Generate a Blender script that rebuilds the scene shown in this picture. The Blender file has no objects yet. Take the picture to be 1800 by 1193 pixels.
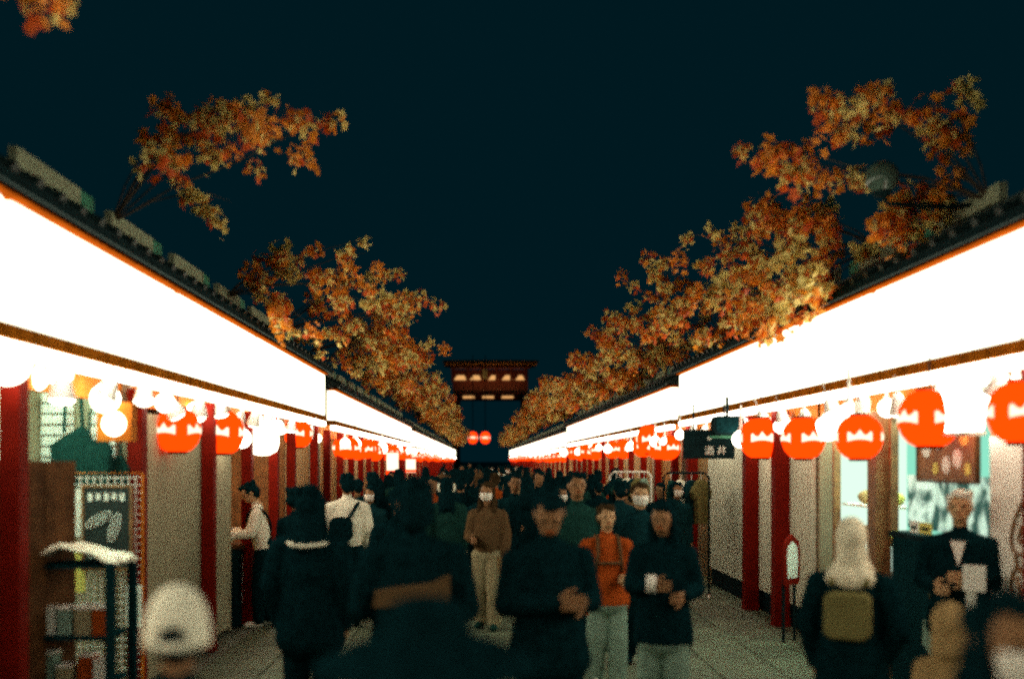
import bpy, bmesh, math, random
import numpy as np
from mathutils import Vector, Matrix, noise
random.seed(11)
S = bpy.context.scene
C = S.collection
R = math.radians

# ---------------------------------------------------------------- camera, sky, exposure
cam_d = bpy.data.cameras.new('camera')
cam = bpy.data.objects.new('camera', cam_d); C.objects.link(cam)
CAMZ = 1.95
cam.location = (0, 0, CAMZ); cam.rotation_euler = (R(90), 0, 0)
cam_d.lens = 35; cam_d.sensor_width = 36
cam_d.shift_x = 58 / 1800; cam_d.shift_y = 213.5 / 1800
cam_d.clip_start = .05; cam_d.clip_end = 3000
cam_d.dof.use_dof = True; cam_d.dof.focus_distance = 18; cam_d.dof.aperture_fstop = .70
S.camera = cam
w = bpy.data.worlds.new('World'); S.world = w; w.use_nodes = True
bg = w.node_tree.nodes['Background']
bg.inputs[0].default_value = (.0003, .0098, .0146, 1); bg.inputs[1].default_value = 1.0   # moonless night sky
S.view_settings.view_transform = 'Standard'; S.view_settings.look = 'None'
S.view_settings.exposure = 0; S.view_settings.gamma = 1
S.render.engine = 'CYCLES'
S.cycles.use_denoising = False; S.cycles.filter_width = 2.4
S.cycles.max_bounces = 5; S.cycles.diffuse_bounces = 3; S.cycles.glossy_bounces = 2
S.cycles.transmission_bounces = 4; S.cycles.transparent_max_bounces = 6
S.cycles.sample_clamp_indirect = 4; S.cycles.use_light_tree = True
S.cycles.caustics_reflective = False; S.cycles.caustics_refractive = False

SIGN_E, TUBE_E, LAN_E, BULB_E = 4.4, 11., 2.8, 11.

# ---------------------------------------------------------------- materials
def mat(name, col, rough=.7, var=.25, scale=9., metal=0., bump=0., spec=.4, coat=0.):
    m = bpy.data.materials.new(name); m.use_nodes = True
    nt = m.node_tree; b = nt.nodes['Principled BSDF']
    b.inputs['Roughness'].default_value = rough; b.inputs['Metallic'].default_value = metal
    b.inputs['Specular IOR Level'].default_value = spec
    if coat: b.inputs['Coat Weight'].default_value = coat
    tc = nt.nodes.new('ShaderNodeTexCoord'); nz = nt.nodes.new('ShaderNodeTexNoise')
    nz.inputs['Scale'].default_value = scale; nz.inputs['Detail'].default_value = 6
    nt.links.new(tc.outputs['Object'], nz.inputs['Vector'])
    cr = nt.nodes.new('ShaderNodeValToRGB')
    cr.color_ramp.elements[0].position = .3; cr.color_ramp.elements[1].position = .7
    cr.color_ramp.elements[0].color = tuple(c * (1 - var) for c in col) + (1,)
    cr.color_ramp.elements[1].color = tuple(min(1, c * (1 + var)) for c in col) + (1,)
    nt.links.new(nz.outputs['Fac'], cr.inputs['Fac']); nt.links.new(cr.outputs['Color'], b.inputs['Base Color'])
    if bump:
        bp = nt.nodes.new('ShaderNodeBump'); bp.inputs['Strength'].default_value = bump; bp.inputs['Distance'].default_value = .02
        nt.links.new(nz.outputs['Fac'], bp.inputs['Height']); nt.links.new(bp.outputs['Normal'], b.inputs['Normal'])
    return m
def emis(name, col, st):
    m = bpy.data.materials.new(name); m.use_nodes = True
    nt = m.node_tree; nt.nodes.remove(nt.nodes['Principled BSDF'])
    e = nt.nodes.new('ShaderNodeEmission'); e.inputs[0].default_value = tuple(col) + (1,); e.inputs[1].default_value = st
    nt.links.new(e.outputs[0], nt.nodes['Material Output'].inputs['Surface'])
    return m
def leafmat(name, col):
    m = mat(name, col, .6, .35, 5.)
    nt = m.node_tree; b = nt.nodes['Principled BSDF']
    tr = nt.nodes.new('ShaderNodeBsdfTranslucent'); mx = nt.nodes.new('ShaderNodeMixShader'); mx.inputs[0].default_value = .35
    nt.links.new(b.inputs['Base Color'].links[0].from_socket, tr.inputs[0])
    nt.links.new(b.outputs[0], mx.inputs[1]); nt.links.new(tr.outputs[0], mx.inputs[2])
    nt.links.new(mx.outputs[0], nt.nodes['Material Output'].inputs['Surface'])
    return m
M = {}
M['sign'] = emis('sign_acrylic_lit', (1, .97, .70), SIGN_E)
M['tube'] = emis('tube_lit', (1, .95, .78), TUBE_E)
M['bulb'] = emis('bulb_lit', (1, .90, .66), BULB_E)
M['lan'] = emis('red_paper_lit', (1.0, .034, .0006), LAN_E)
M['lanmark'] = emis('white_lettering_lit', (1, .84, .58), 1.7)
M['cool'] = emis('cool_tube_lit', (.56, 1, .76), 26.0)
M['warm'] = emis('warm_tube_lit', (1, .58, .20), 16.0)
M['glow'] = emis('gate_recess_glow', (1, .50, .17), .85)  # emission stands in for floodlight on the gate wall recesses
M['flood'] = emis('floodlight_lit', (1, .55, .18), 11.)
M['red'] = mat('red_lacquer', (.17, .0055, .001), .7, .22, 6., bump=.1, spec=.1)
M['orange'] = mat('orange_lacquer_glow', (.55, .15, .015), .7, .25, 7., spec=.1)  # lacquer colour, on soffit and valance it imitates lamp glow
M['trim'] = mat('glow_orange_trim', (.30, .055, .004), 1., .25, 7., spec=0.)
M['beam'] = mat('brown_beam', (.42, .12, .010), 1., .4, 8., bump=.2, spec=0.)
M['dark'] = mat('dark_metal', (.004, .016, .019), .8, .3, 12., spec=.05)
M['roof'] = mat('dark_roof', (.012, .030, .028), .55, .35, 6., bump=.3)
M['pale'] = mat('pale_parapet', (.27, .29, .19), .7, .15, 14., spec=.1)
M['green'] = mat('green_copper', (.02, .16, .09), .6, .3, 10.)
M['beige'] = mat('beige_shutter', (.30, .27, .175), .75, .10, 4., bump=.05, spec=.1)
M['paleshut'] = mat('pale_shutter', (.60, .57, .44), .75, .08, 4., bump=.05, spec=.1)
M['white'] = mat('white_paint', (.84, .78, .70), .5, .05, 5.)
M['cream'] = mat('cream_wall', (.34, .29, .19), .7, .15, 4., spec=.1)
M['wood'] = mat('dark_wood', (.085, .034, .012), .7, .4, 10., bump=.2, spec=.1)
M['brownwood'] = mat('brown_wood', (.22, .10, .035), .55, .35, 9., bump=.2)
M['asphalt'] = mat('ground_asphalt', (.05, .055, .045), .8, .3, 3., bump=.2)
M['slab'] = mat('paving_stone', (.100, .128, .078), .7, .28, 2.2, bump=.12)
M['slab2'] = mat('paving_stone_dark', (.072, .094, .056), .7, .22, 2.7, bump=.12)
M['glass'] = mat('showcase_glass', (.6, .8, .75), .05, .02, 1.)
M['glass'].node_tree.nodes['Principled BSDF'].inputs['Transmission Weight'].default_value = 1
M['mint'] = emis('mint_panel_glow', (.30, .86, .62), .95)  # panel emits by itself, in place of light falling inside the showcase
M['bright'] = emis('pale_panel_glow', (.72, 1, .80), 1.1)  # self-emitting window panels, brightness put into the material
M['paper'] = mat('white_paper', (.78, .78, .70), .7, .05, 20.)
M['yellow'] = mat('yellow_card', (.72, .62, .14), .7, .1, 10.)
M['chalk'] = mat('chalkboard', (.012, .022, .02), .7, .3, 10.)
M['gold'] = mat('gilt_wood', (.50, .24, .06), .5, .3, 3.)
M['gred'] = mat('gate_vermilion', (.10, .016, .010), .6, .2, 2.)
M['bark'] = mat('branch_bark', (.05, .03, .015), .8, .3, 20.)
M['leaf_o'] = leafmat('leaf_orange', (.80, .25, .022))
M['leaf_r'] = leafmat('leaf_red', (.60, .095, .014))
M['leaf_y'] = leafmat('leaf_olive', (.72, .56, .18))
M['skin'] = mat('skin', (.25, .125, .058), .6, .12, 14., spec=.15)
M['skinp'] = mat('skin_pale', (.46, .27, .14), .6, .10, 14., spec=.15)
M['hair'] = mat('black_hair', (.0025, .015, .019), .95, .4, 40., spec=0.)
M['hairb'] = mat('brown_hair', (.045, .028, .014), .9, .4, 40., spec=0.)
M['hairw'] = mat('white_hair', (.66, .64, .56), .6, .2, 40.)
M['black'] = mat('black_cloth', (.0022, .015, .019), .9, .4, 30., spec=0.)
M['navy'] = mat('dark_teal_cloth', (.005, .028, .034), .9, .35, 30., spec=0.)
M['dgreen'] = mat('dark_green_cloth', (.010, .042, .036), .9, .3, 30., spec=0.)
M['wcloth'] = mat('white_cloth', (.86, .82, .66), .85, .05, 8., spec=0.)
M['pants'] = mat('cream_cloth', (.30, .26, .155), .85, .12, 9., spec=0.)
M['tealp'] = mat('pale_teal_cloth', (.20, .30, .24), .85, .12, 9., spec=0.)
M['rust'] = mat('rust_cloth', (.34, .062, .012), .85, .12, 9., spec=0.)
M['brown'] = mat('brown_cloth', (.11, .065, .032), .9, .12, 9., spec=0.)
M['olive'] = mat('olive_cloth', (.16, .14, .055), .85, .12, 9., spec=0.)
M['tan'] = mat('tan_cloth', (.34, .22, .10), .85, .12, 9., spec=0.)
M['hijab'] = mat('beige_hijab_cloth', (.74, .66, .50), .8, .15, 18., spec=0.)
M['shoew'] = mat('white_shoe', (.6, .58, .5), .6, .1, 20.)
M['globe'] = mat('frosted_globe', (.06, .10, .08), .12, .05, 4.)

# ---------------------------------------------------------------- mesh builder
class MB:
    def __init__(s): s.v = []; s.f = []; s.m = []
    def face(s, idx, m=0): s.f.append(tuple(idx)); s.m.append(m)
    def box(s, x0, x1, y0, y1, z0, z1, m=0, T=None):
        if x0 > x1: x0, x1 = x1, x0
        if y0 > y1: y0, y1 = y1, y0
        n = len(s.v)
        P = [(x0,y0,z0),(x1,y0,z0),(x1,y1,z0),(x0,y1,z0),(x0,y0,z1),(x1,y0,z1),(x1,y1,z1),(x0,y1,z1)]
        if T is not None: P = [tuple(T @ Vector(p)) for p in P]
        s.v += P
        for q in ((0,3,2,1),(4,5,6,7),(0,1,5,4),(1,2,6,5),(2,3,7,6),(3,0,4,7)): s.face([n+i for i in q], m)
        return s
    def tube(s, pts, rad, seg=8, m=0, cap=True):
        pts = [Vector(p) for p in pts]
        if not isinstance(rad, (list, tuple)): rad = [rad]*len(pts)
        n0 = len(s.v); u = None
        for i, p in enumerate(pts):
            d = (pts[min(i+1, len(pts)-1)] - pts[max(i-1, 0)]).normalized()
            if u is None:
                u = d.orthogonal().normalized()
            u = (u - d*u.dot(d)).normalized(); v = d.cross(u)
            for k in range(seg):
                a = 2*math.pi*k/seg
                s.v.append(tuple(p + (u*math.cos(a) + v*math.sin(a))*rad[i]))
        for i in range(len(pts)-1):
            for k in range(seg):
                a = n0+i*seg+k; b = n0+i*seg+(k+1) % seg
                s.face((a, b, b+seg, a+seg), m)
        if cap:
            s.face([n0+k for k in range(seg)][::-1], m); s.face([n0+(len(pts)-1)*seg+k for k in range(seg)], m)
        return s
    def lathe(s, prof, seg=16, m=0, c=(0,0,0), sx=1, sy=1):
        n0 = len(s.v)
        for r, z in prof:
            for k in range(seg):
                a = 2*math.pi*k/seg
                s.v.append((c[0]+r*math.cos(a)*sx, c[1]+r*math.sin(a)*sy, c[2]+z))
        for i in range(len(prof)-1):
            for k in range(seg):
                a = n0+i*seg+k; b = n0+i*seg+(k+1) % seg
                s.face((a, b, b+seg, a+seg), m)
        s.face([n0+k for k in range(seg)][::-1], m); s.face([n0+(len(prof)-1)*seg+k for k in range(seg)], m)
        return s
    def prism(s, poly, d0, d1, fn, m=0):   # poly in 2D extruded between d0 and d1; fn(u,v,d) -> xyz
        n = len(s.v); k = len(poly)
        s.v += [fn(u, v, d0) for u, v in poly] + [fn(u, v, d1) for u, v in poly]
        s.face([n+i for i in range(k)][::-1], m); s.face([n+k+i for i in range(k)], m)
        for i in range(k):
            j = (i+1) % k; s.face((n+i, n+j, n+k+j, n+k+i), m)
        return s
    def mesh(s, name, mats, smooth=False, fix=True):
        me = bpy.data.meshes.new(name); me.from_pydata(s.v, [], s.f)
        for m in (mats if isinstance(mats, (list, tuple)) else [mats]): me.materials.append(m)
        me.polygons.foreach_set('material_index', s.m)
        if fix:
            bm = bmesh.new(); bm.from_mesh(me); bmesh.ops.recalc_face_normals(bm, faces=bm.faces); bm.to_mesh(me); bm.free()
        me.polygons.foreach_set('use_smooth', [smooth]*len(me.polygons)); me.update()
        return me
    def build(s, name, mats, parent=None, smooth=False, fix=True):
        return link(name, s.mesh(name, mats, smooth, fix), parent)
def link(name, me, parent=None, loc=None):
    o = bpy.data.objects.new(name, me); C.objects.link(o)
    if parent is not None: o.parent = parent
    if loc is not None: o.location = loc
    return o
def tag(o, label, cat, group=None, kind=None):
    o['label'] = label; o['category'] = cat
    if group: o['group'] = group
    if kind: o['kind'] = kind
    return o
def thing(name, label, cat, loc=(0,0,0), rz=0, group=None):
    o = bpy.data.objects.new(name, None); C.objects.link(o); o.location = loc; o.rotation_euler = (0, 0, rz); o.empty_display_size = .2
    return tag(o, label, cat, group)
def copy_tree(o, parent=None):
    c = o.copy(); C.objects.link(c); c.parent = parent
    for ch in list(o.children): copy_tree(ch, c)
    return c
def struct(o): o['kind'] = 'structure'; return o
def px(x, Y): return (x - 842) / 1750 * Y
def pz(y, Y): return CAMZ + (810 - y) / 1750 * Y
CUBE = MB().box(-.5, .5, -.5, .5, -.5, .5).v

# ---------------------------------------------------------------- ground and street
g = MB(); g.v = [(-1500, -60, -.03), (1500, -60, -.03), (1500, 2500, -.03), (-1500, 2500, -.03)]; g.face((0, 1, 2, 3))
struct(g.build('ground', M['asphalt'], fix=False))
# far street sheet with the slab pattern as relief in the material
fm = mat('paved_street', (.165, .17, .13), .65, .2, 2., bump=.1)
nt = fm.node_tree; b = nt.nodes['Principled BSDF']
br = nt.nodes.new('ShaderNodeTexBrick'); br.offset = 0; tc = nt.nodes.new('ShaderNodeTexCoord')
br.inputs['Scale'].default_value = 1; br.inputs['Brick Width'].default_value = .6; br.inputs['Row Height'].default_value = .6
br.inputs['Mortar Size'].default_value = .006
br.inputs['Color1'].default_value = (.125, .14, .10, 1); br.inputs['Color2'].default_value = (.09, .105, .075, 1); br.inputs['Mortar'].default_value = (.04, .04, .03, 1)
nt.links.new(tc.outputs['Object'], br.inputs['Vector']); nt.links.new(br.outputs['Color'], b.inputs['Base Color'])
street = struct(MB().box(-5.2, 6.0, -30, 200, -.026, -.016).build('street', fm))
slab_me = [MB().box(-.294, .294, -.294, .294, -.012, .0).mesh('paving_slab', M[k]) for k in ('slab', 'slab2')]
for me in slab_me:
    bm = bmesh.new(); bm.from_mesh(me)
    bmesh.ops.bevel(bm, geom=[e for e in bm.edges if all(v.co.z > -.001 for v in e.verts)], offset=.006, segments=1, affect='EDGES')
    bm.to_mesh(me); bm.free()
for j in range(24):
    for i in range(11):
        o = link('paving_slab', slab_me[1 if random.random() < .35 else 0], street, (-2.6+.3+i*.6, 3.0+j*.6, random.uniform(-.002, .002)))
        o.rotation_euler = (random.uniform(-.002, .002), random.uniform(-.002, .002), math.pi/2*random.randint(0, 3))

# ---------------------------------------------------------------- shop rows
XL, XR = -2.63, 3.42
class Side:
    def __init__(s, sg): s.sg = sg; s.x0 = XL if sg < 0 else XR
    def X(s, d): return s.x0 + s.sg*d
LS, RS = Side(-1), Side(1)
def rrect(u0, u1, v0, v1, r, n=4):
    P = []
    for cx, cy, a0 in ((u1-r, v1-r, 0), (u0+r, v1-r, 90), (u0+r, v0+r, 180), (u1-r, v0+r, 270)):
        for k in range(n+1):
            a = R(a0+90*k/n); P.append((cx+r*math.cos(a), cy+r*math.sin(a)))
    return P
def shop_row(sd, y0, y1, zb, zt, label, posts, d0=0., pitch=3.1, first=None, near=False):
    X = lambda d: sd.X(d+d0)
    t = thing('shop_row', label, 'shop building', (X(.6), y0, 0), 0, 'rows of small shops along the street')
    t_loc = Vector(t.location)
    L = lambda a, b2, c: (a-t_loc.x, b2-t_loc.y, c-t_loc.z)
    def bx(name, d_0, d_1, ya, yb, za, zb_, m, parent=t):
        a, b_ = X(d_0)-t_loc.x, X(d_1)-t_loc.x
        return MB().box(a, b_, ya-y0, yb-y0, za, zb_).build(name, m, parent)
    # signboards
    ys = []; y = first if first is not None else y0
    ya = y0
    while ya < y1-.3:
        yb = y if y > ya+.5 else y+pitch
        if yb > y1-.8: yb = y1
        ys.append((ya, yb)); ya = yb; y = yb+pitch
    for ya, yb in ys:
        f = lambda u, v, d: L(X(d), u, v)
        p = MB(); poly = rrect(ya+.016, yb-.016, zb+.012, zt-.012, .05)
        p.prism(poly, 0, .10, f); sp = p.build('sign_panel', M['sign'], t)
        # joint batten between two signboards
        bx('sign_joint', .05, .12, yb-.03, yb+.03, zb+.004, zt-.004, M['beige'])
    bx('sign_backing', .12, .20, y0, y1, zb, zt, M['white'])
    bx('sign_glow_trim', -.06, .10, y0, y1, zt+.004, zt+.03, M['trim'])  # added trim, its orange imitates the glow along the sign edge
    bx('beam', -.03, .18, y0, y1, zb-.095, zb-.003, M['beam'])
    # lit battens under the beam
    y = y0+.05
    while y < y1-.4:
        ln = min(1.5, y1-.05-y)
        bx('tube_light', -.02, .06, y, y+ln, zb-.175, zb-.10, M['tube']); y += 1.55
    # soffit, back wall, floor step, partitions
    bx('soffit', .2, 2.6, y0, y1, zb+.05, zb+.12, M['orange'])  # orange colour imitates the glow around the lamps
    bx('back_wall', 2.6, 2.7, y0, y1, 0, zt+.3, M['cream'])
    bx('end_wall', .26, 2.6, y1-.08, y1, 0, zb+.04, M['cream'])
    bx('valance', .30, .34, y0, y1, zb-.30, zb+.045, M['orange'])  # painted orange to stand in for lamp glow below the signs
    # eave, roof, parapet
    r = MB(); Z1 = zt+.04
    prof = [(-.12, Z1), (-.12, Z1+.05), (.42, Z1+.30), (2.7, Z1+.46), (2.7, Z1+.30), (.42, Z1+.1)]
    r.prism(prof, y0-.02, y1+.02, lambda u, v, d: L(X(u), d, v)); rf = r.build('roof', M['roof'], t)
    rib = MB()   # round cover tiles running down the eave
    n = int((y1-y0)/.31)
    for i in range(n):
        yy = y0+(i+.5)*(y1-y0)/n
        rib.tube([L(X(-.125), yy, Z1+.06), L(X(.40), yy, Z1+.30)], .045, 6)
    rb = rib.build('cover_tiles', M['roof'], rf); rb['kind'] = 'stuff'
    bx('eave_board', -.145, -.121, y0, y1, Z1-.03, Z1+.04, M['dark'])
    y = y0+.3; z = Z1+.345
    pl = MB().box(-.03, .03, 0, 1.0, 0, .13).mesh('parapet_panel', M['pale'])
    gr = MB().box(-.03, .03, 0, .26, 0, .13).mesh('parapet_block', M['green'])
    y = y0 + (({-1: 1.41, 1: .60}[int(sd.sg)] - y0) % 1.62)
    bx('parapet_rail', .30, .36, y0, y1, Z1+.27, z-.006, M['roof'])
    while y < y1-1.3:
        link('parapet_panel', pl, t, L(X(.31), y, z)); link('parapet_block', gr, t, L(X(.315), y+1.004, z)); y += 1.62
    # posts
    q_ = .085 if (sd.sg > 0 and y0 < 0) else .062
    pm = MB().box(-q_, q_, -q_, q_, .10, zb-.18)
    pm.box(-q_-.006, q_+.006, -q_-.006, q_+.006, .0, .10, 0)
    pme = pm.mesh('post', M['red'])
    for yy in posts: link('post', pme, t, L(X(.15), yy, 0))
    return t, bx, L
A_end, B_end, C_end = 17.0, 39.0, 112.0
lp1 = [4.6, 5.95, 8.1, 10.25, 11.95, 13.5, 14.75, 16.8]
rp1 = [4.9, 6.3, 11.8, 13.1, 16.7]
rowL1, bxL1, LL1 = shop_row(LS, -9.97, A_end, 2.72, 3.42, 'row of shops with brown folding screen and beige shutter beside the white cap', lp1, first=-6.87)
rowR1, bxR1, LR1 = shop_row(RS, -9.97, A_end, 2.72, 3.42, 'row of shops with mint showcase and white panel beside the hijab wearer', rp1, first=-6.87)
lp2 = [18.4+1.75*i for i in range(12)]; rp2 = [18.3+1.75*i for i in range(12)]
rowL2, bxL2, LL2 = shop_row(LS, 18.2, B_end, 2.70, 3.25, 'second row of shops behind the left-side beige shutter, lit orange below', lp2, .03)
rowR2, bxR2, LR2 = shop_row(RS, 17.8, B_end, 2.70, 3.28, 'second row of shops beyond the black hanging sign and clothes rack', rp2, .03)
lp3 = [40.5+2.6*i for i in range(27)]; rp3 = [40.5+2.6*i for i in range(27)]
rowL3, bxL3, LL3 = shop_row(LS, 40., C_end, 2.56, 3.16, 'last left-side row of shops running down to the temple gate', lp3, .03)
rowR3, bxR3, LR3 = shop_row(RS, 40., C_end, 2.56, 3.10, 'last right-side row of shops running down to the temple gate', rp3, .03)
# closed shutters, partitions, interior lights of the rows
def shutter(bx, ya, yb, z0, z1, d=.26, m='beige', n=1):
    k = (yb-ya)/n
    for i in range(n): bx('shutter_panel', d, d+.05, ya+i*k+.004, ya+(i+1)*k-.004, z0, z1, M[m])
shutter(bxL1, -9.9, 3.9, .06, 2.36, .22, 'beige', 9); shutter(bxR1, -9.9, 4.7, .06, 2.36, .24, 'beige', 9)
shutter(bxL1, 8.25, 11.45, .06, 2.36, .22, 'beige', 4)
bxL1('partition', .24, 2.6, 8.17, 8.24, 0, 2.75, M['cream']); bxL1('partition', .24, 2.6, 11.46, 11.53, 0, 2.75, M['cream'])
bxL1('partition', .24, 2.6, 4.0, 4.06, 0, 2.75, M['cream']); bxL1('partition', .24, 2.6, 14.65, 14.72, 0, 2.75, M['brownwood'])
bxL1('ceiling_light', .5, .65, 5.6, 8.0, 2.66, 2.71, M['cool']); bxL1('ceiling_light', .8, .95, 12.0, 14.0, 2.66, 2.71, M['warm'])
bxL1('ceiling_light', .8, .95, 15.0, 16.6, 2.66, 2.71, M['warm'])
shutter(bxR1, 10.95, 15.9, .28, 2.36, .24, 'paleshut', 6)
bxR1('shutter_base', .30, .34, 10.95, 15.9, 0, .27, M['dark'])
bxR1('partition', .30, 2.6, 10.86, 10.93, 0, 2.75, M['cream']); bxR1('partition', .30, 2.6, 6.96, 7.03, 0, 2.75, M['cream'])
bxR1('ceiling_light', .55, .75, 7.1, 10.6, 2.62, 2.70, M['cool'])
bxR1('ceiling_light', .55, .7, 16.0, 16.8, 2.66, 2.71, M['warm'])
for bx, posts in ((bxL2, lp2), (bxR2, rp2)):
    for i, y in enumerate(posts[:-1]):
        if i % 2 == 0: bx('partition', .3, 2.6, y+.1, y+.16, 0, 2.7, M['cream'])
        elif i % 4 == 1: shutter(bx, y+.1, y+1.2, .05, 2.3, .24, 'beige', 1)
        bx('ceiling_light', .6, .75, y+.3, y+1.4, 2.6, 2.66, M['warm'])
for bx, posts in ((bxL3, lp3), (bxR3, rp3)):
    for i, y in enumerate(posts[:-1]): bx('ceiling_light', .5, .7, y+.3, y+2.2, 2.48, 2.54, M['warm'])

# ---------------------------------------------------------------- left-side shop front: folding screen, rack, cart, chalkboard
t = thing('folding_screen', 'tall brown wooden folding screen standing behind the dark red post', 'screen', (-2.93, 5.95, 0))
zig = [(-.05, -.6), (.10, -.25), (-.02, .1), (.13, .45), (.05, .62), (.16, .86)]
for (a, b1), (c, d1) in zip(zig[:-1], zig[1:]):
    v = Vector((c-a, d1-b1, 0)); T = Matrix.Translation((a, b1, 0)) @ Matrix.Rotation(math.atan2(v.y, v.x), 4, 'Z')
    MB().box(.004, v.length-.004, -.018, .018, .02, 1.95, 0, T).build('leaf_panel', M['wood'], t)
t = thing('grid_rack', 'white wire grid display rack beside the brown folding screen', 'rack', (-2.84, 7.55, 0))
for i in range(12): MB().tube([(-.29+i*.0527, 0, .04), (-.29+i*.0527, 0, 1.84)], .0045, 5).build('upright_wire', M['white'], t)
for i in range(32): MB().tube([(-.29, .011, .10+i*.0556), (.29, .011, .10+i*.0556)], .0045, 5).build('cross_wire', M['white'], t)
MB().tube([(-.29, 0, .0), (-.29, 0, 1.86), (.29, 0, 1.86), (.29, 0, .0)], .011, 6).build('frame', M['orange'], t)
t = thing('chalkboard', 'black chalkboard with white drawn shells hanging on the wire grid rack', 'chalkboard', (-2.80, 7.50, 1.45))
MB().box(-.17, .17, -.01, .01, -.3, .3).build('board', M['chalk'], t)
fr = MB()
for a in ((-.19, -.172, -.32, .32), (.172, .19, -.32, .32), (-.171, .171, -.32, -.302), (-.171, .171, .302, .32)): fr.box(a[0], a[1], -.016, .014, a[2], a[3])
fr.build('frame', M['brownwood'], t)
def ring(mb, cx, cz, rx, rz, rot, y=-.016, r=.005):
    P = []
    for k in range(17):
        a = 2*math.pi*k/16; u, v = rx*math.cos(a), rz*math.sin(a)
        P.append((cx+u*math.cos(rot)-v*math.sin(rot), y, cz+u*math.sin(rot)+v*math.cos(rot)))
    mb.tube(P, r, 4, cap=False)
ck = MB(); ring(ck, -.06, .06, .11, .035, .5); ring(ck, -.06, .06, .07, .012, .5); ring(ck, .06, .0, .035, .11, -.3); ring(ck, .06, .0, .012, .07, -.3)
for i in range(5): ck.box(-.14+i*.06, -.105+i*.06, -.018, -.011, .2+.01*(i % 2), .26)
for i in range(4): ck.box(-.13, .02+.02*(i % 3), -.018, -.011, -.26+i*.03, -.252+i*.03)
ck.build('chalk_drawing', M['paper'], t)
for k, (x, z, wd, h, c, nm) in enumerate(((-3.06, 1.56, .13, .36, 'paper', 'upper white poster'), (-3.05, 1.13, .15, .34, 'yellow', 'lower yellowish poster'))):
    o = MB().box(-wd/2, wd/2, -.004, .004, -h/2, h/2).build('poster', M[c]); o.location = (x, 7.52, z)
    tag(o, nm + ' clipped to the wire grid rack next to the chalkboard', 'poster')
o = MB().box(-.06, .06, -.004, .004, -.16, .16).build('price_card', M['paper']); o.location = (-2.60, 7.50, .86)
MB().box(-.03, .03, -.006, -.0045, -.11, .11).build('print_block', M['tealp'], o)
tag(o, 'tall white framed card on the lower corner of the wire grid rack', 'card')
t = thing('display_cart', 'dark green wooden display cart with shelves below the chalkboard', 'cart', (-2.62, 6.55, 0))
for sx in (-.27, .27):
    for sy in (-.2, .2): MB().box(sx-.025, sx+.025, sy-.025, sy+.025, 0, 1.30).build('upright', M['navy'], t)
for z in (.2, .5, .8, 1.26): MB().box(-.244, .244, -.17, .17, z, z+.025).build('shelf', M['navy'], t)
gm = [MB().box(-.055, .055, -.06, .06, 0, .12).mesh('boxed_goods', M[k]) for k in ('paper', 'tealp', 'pants', 'rust')]
for z in (.225, .525, .825):
    for i in range(4):
        o = link('packaged_sweet', gm[(i+int(z*10)) % 4], None, (-2.62-.18+i*.12, 6.50+random.uniform(-.03, .03), z)); o.scale = (random.uniform(.8, .98), 1, random.uniform(.6, 1.5))
        lid = MB().box(-.058, .058, -.063, .063, .12, .135).build('lid', M['white'], o)
        tag(o, ['white', 'pale teal', 'cream', 'rust red'][(i+int(z*10)) % 4] + ' package on the ' + {.225: 'lowest', .525: 'middle', .825: 'upper'}[z] + ' shelf of the dark display cart', 'package', 'packages on the display cart')
# crumpled white cloth on the cart
cl = MB(); n = 14
for i in range(n+1):
    for j in range(n+1):
        u, v = i/n, j/n
        cl.v.append((-.30+.66*u, -.2+.36*v, .02+.10*(1-abs(2*u-.9))+.05*noise.noise(Vector((u*5, v*5, 3)))))
for i in range(n):
    for j in range(n): cl.face((i*(n+1)+j, (i+1)*(n+1)+j, (i+1)*(n+1)+j+1, i*(n+1)+j+1))
o = cl.build('cloth', M['wcloth'], None, True, False); o.location = (-2.66, 6.55, 1.29)
md = o.modifiers.new('s', 'SOLIDIFY'); md.thickness = .012
tag(o, 'crumpled white cloth lying on top of the dark display cart', 'cloth')
# rows of pale packets on the partition wall inside
for c, (xa, xb) in enumerate(((-3.56, -3.30), (-3.16, -2.96))):
    t = thing('packet_strip', ['wide', 'narrow'][c] + ' column of pale packets hung on the wall inside the green-lit shop', 'packet strip', ((xa+xb)/2, 8.12, 1.55))
    for i in range(11):
        MB().box(-(xb-xa)/2, (xb-xa)/2, -.022, .0, i*.088, i*.088+.072).build('packet', M['paper'], t)
    MB().box(-.012, .012, .002, .012, 0, 1.0).build('hanger', M['dark'], t)
bagp = [(-.10, 0), (.10, 0), (.13, .3), (.06, .42), (.05, .62), (-.05, .62), (-.06, .42), (-.13, .3)]
for k, (x, y, z, sc) in enumerate(((-3.24, 7.95, 1.70, 1.25), (-3.02, 7.85, 1.75, .95), (-2.93, 8.0, 1.62, .9))):
    t = thing('hanging_bag', ['large', 'slim', 'small'][k] + ' dark green cloth bag hanging in front of the pale packets', 'bag', (x, y, z)); t.scale = (sc,)*3
    b_ = MB(); b_.prism(bagp[:4]+bagp[-1:], -.05, .05, lambda u, v, d: (u, d, v)); b_.build('bag_body', M['dgreen'], t)
    h_ = MB(); h_.tube([(-.06, 0, .38), (-.05, 0, .6), (0, 0, .7), (.05, 0, .6), (.06, 0, .38)], .012, 6); h_.build('strap', M['dgreen'], t)
# curtain-like green glass door beside the post
o = bxL1('door_frame', .9, .94, 7.0, 7.5, 0, 2.5, M['white'])
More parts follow.
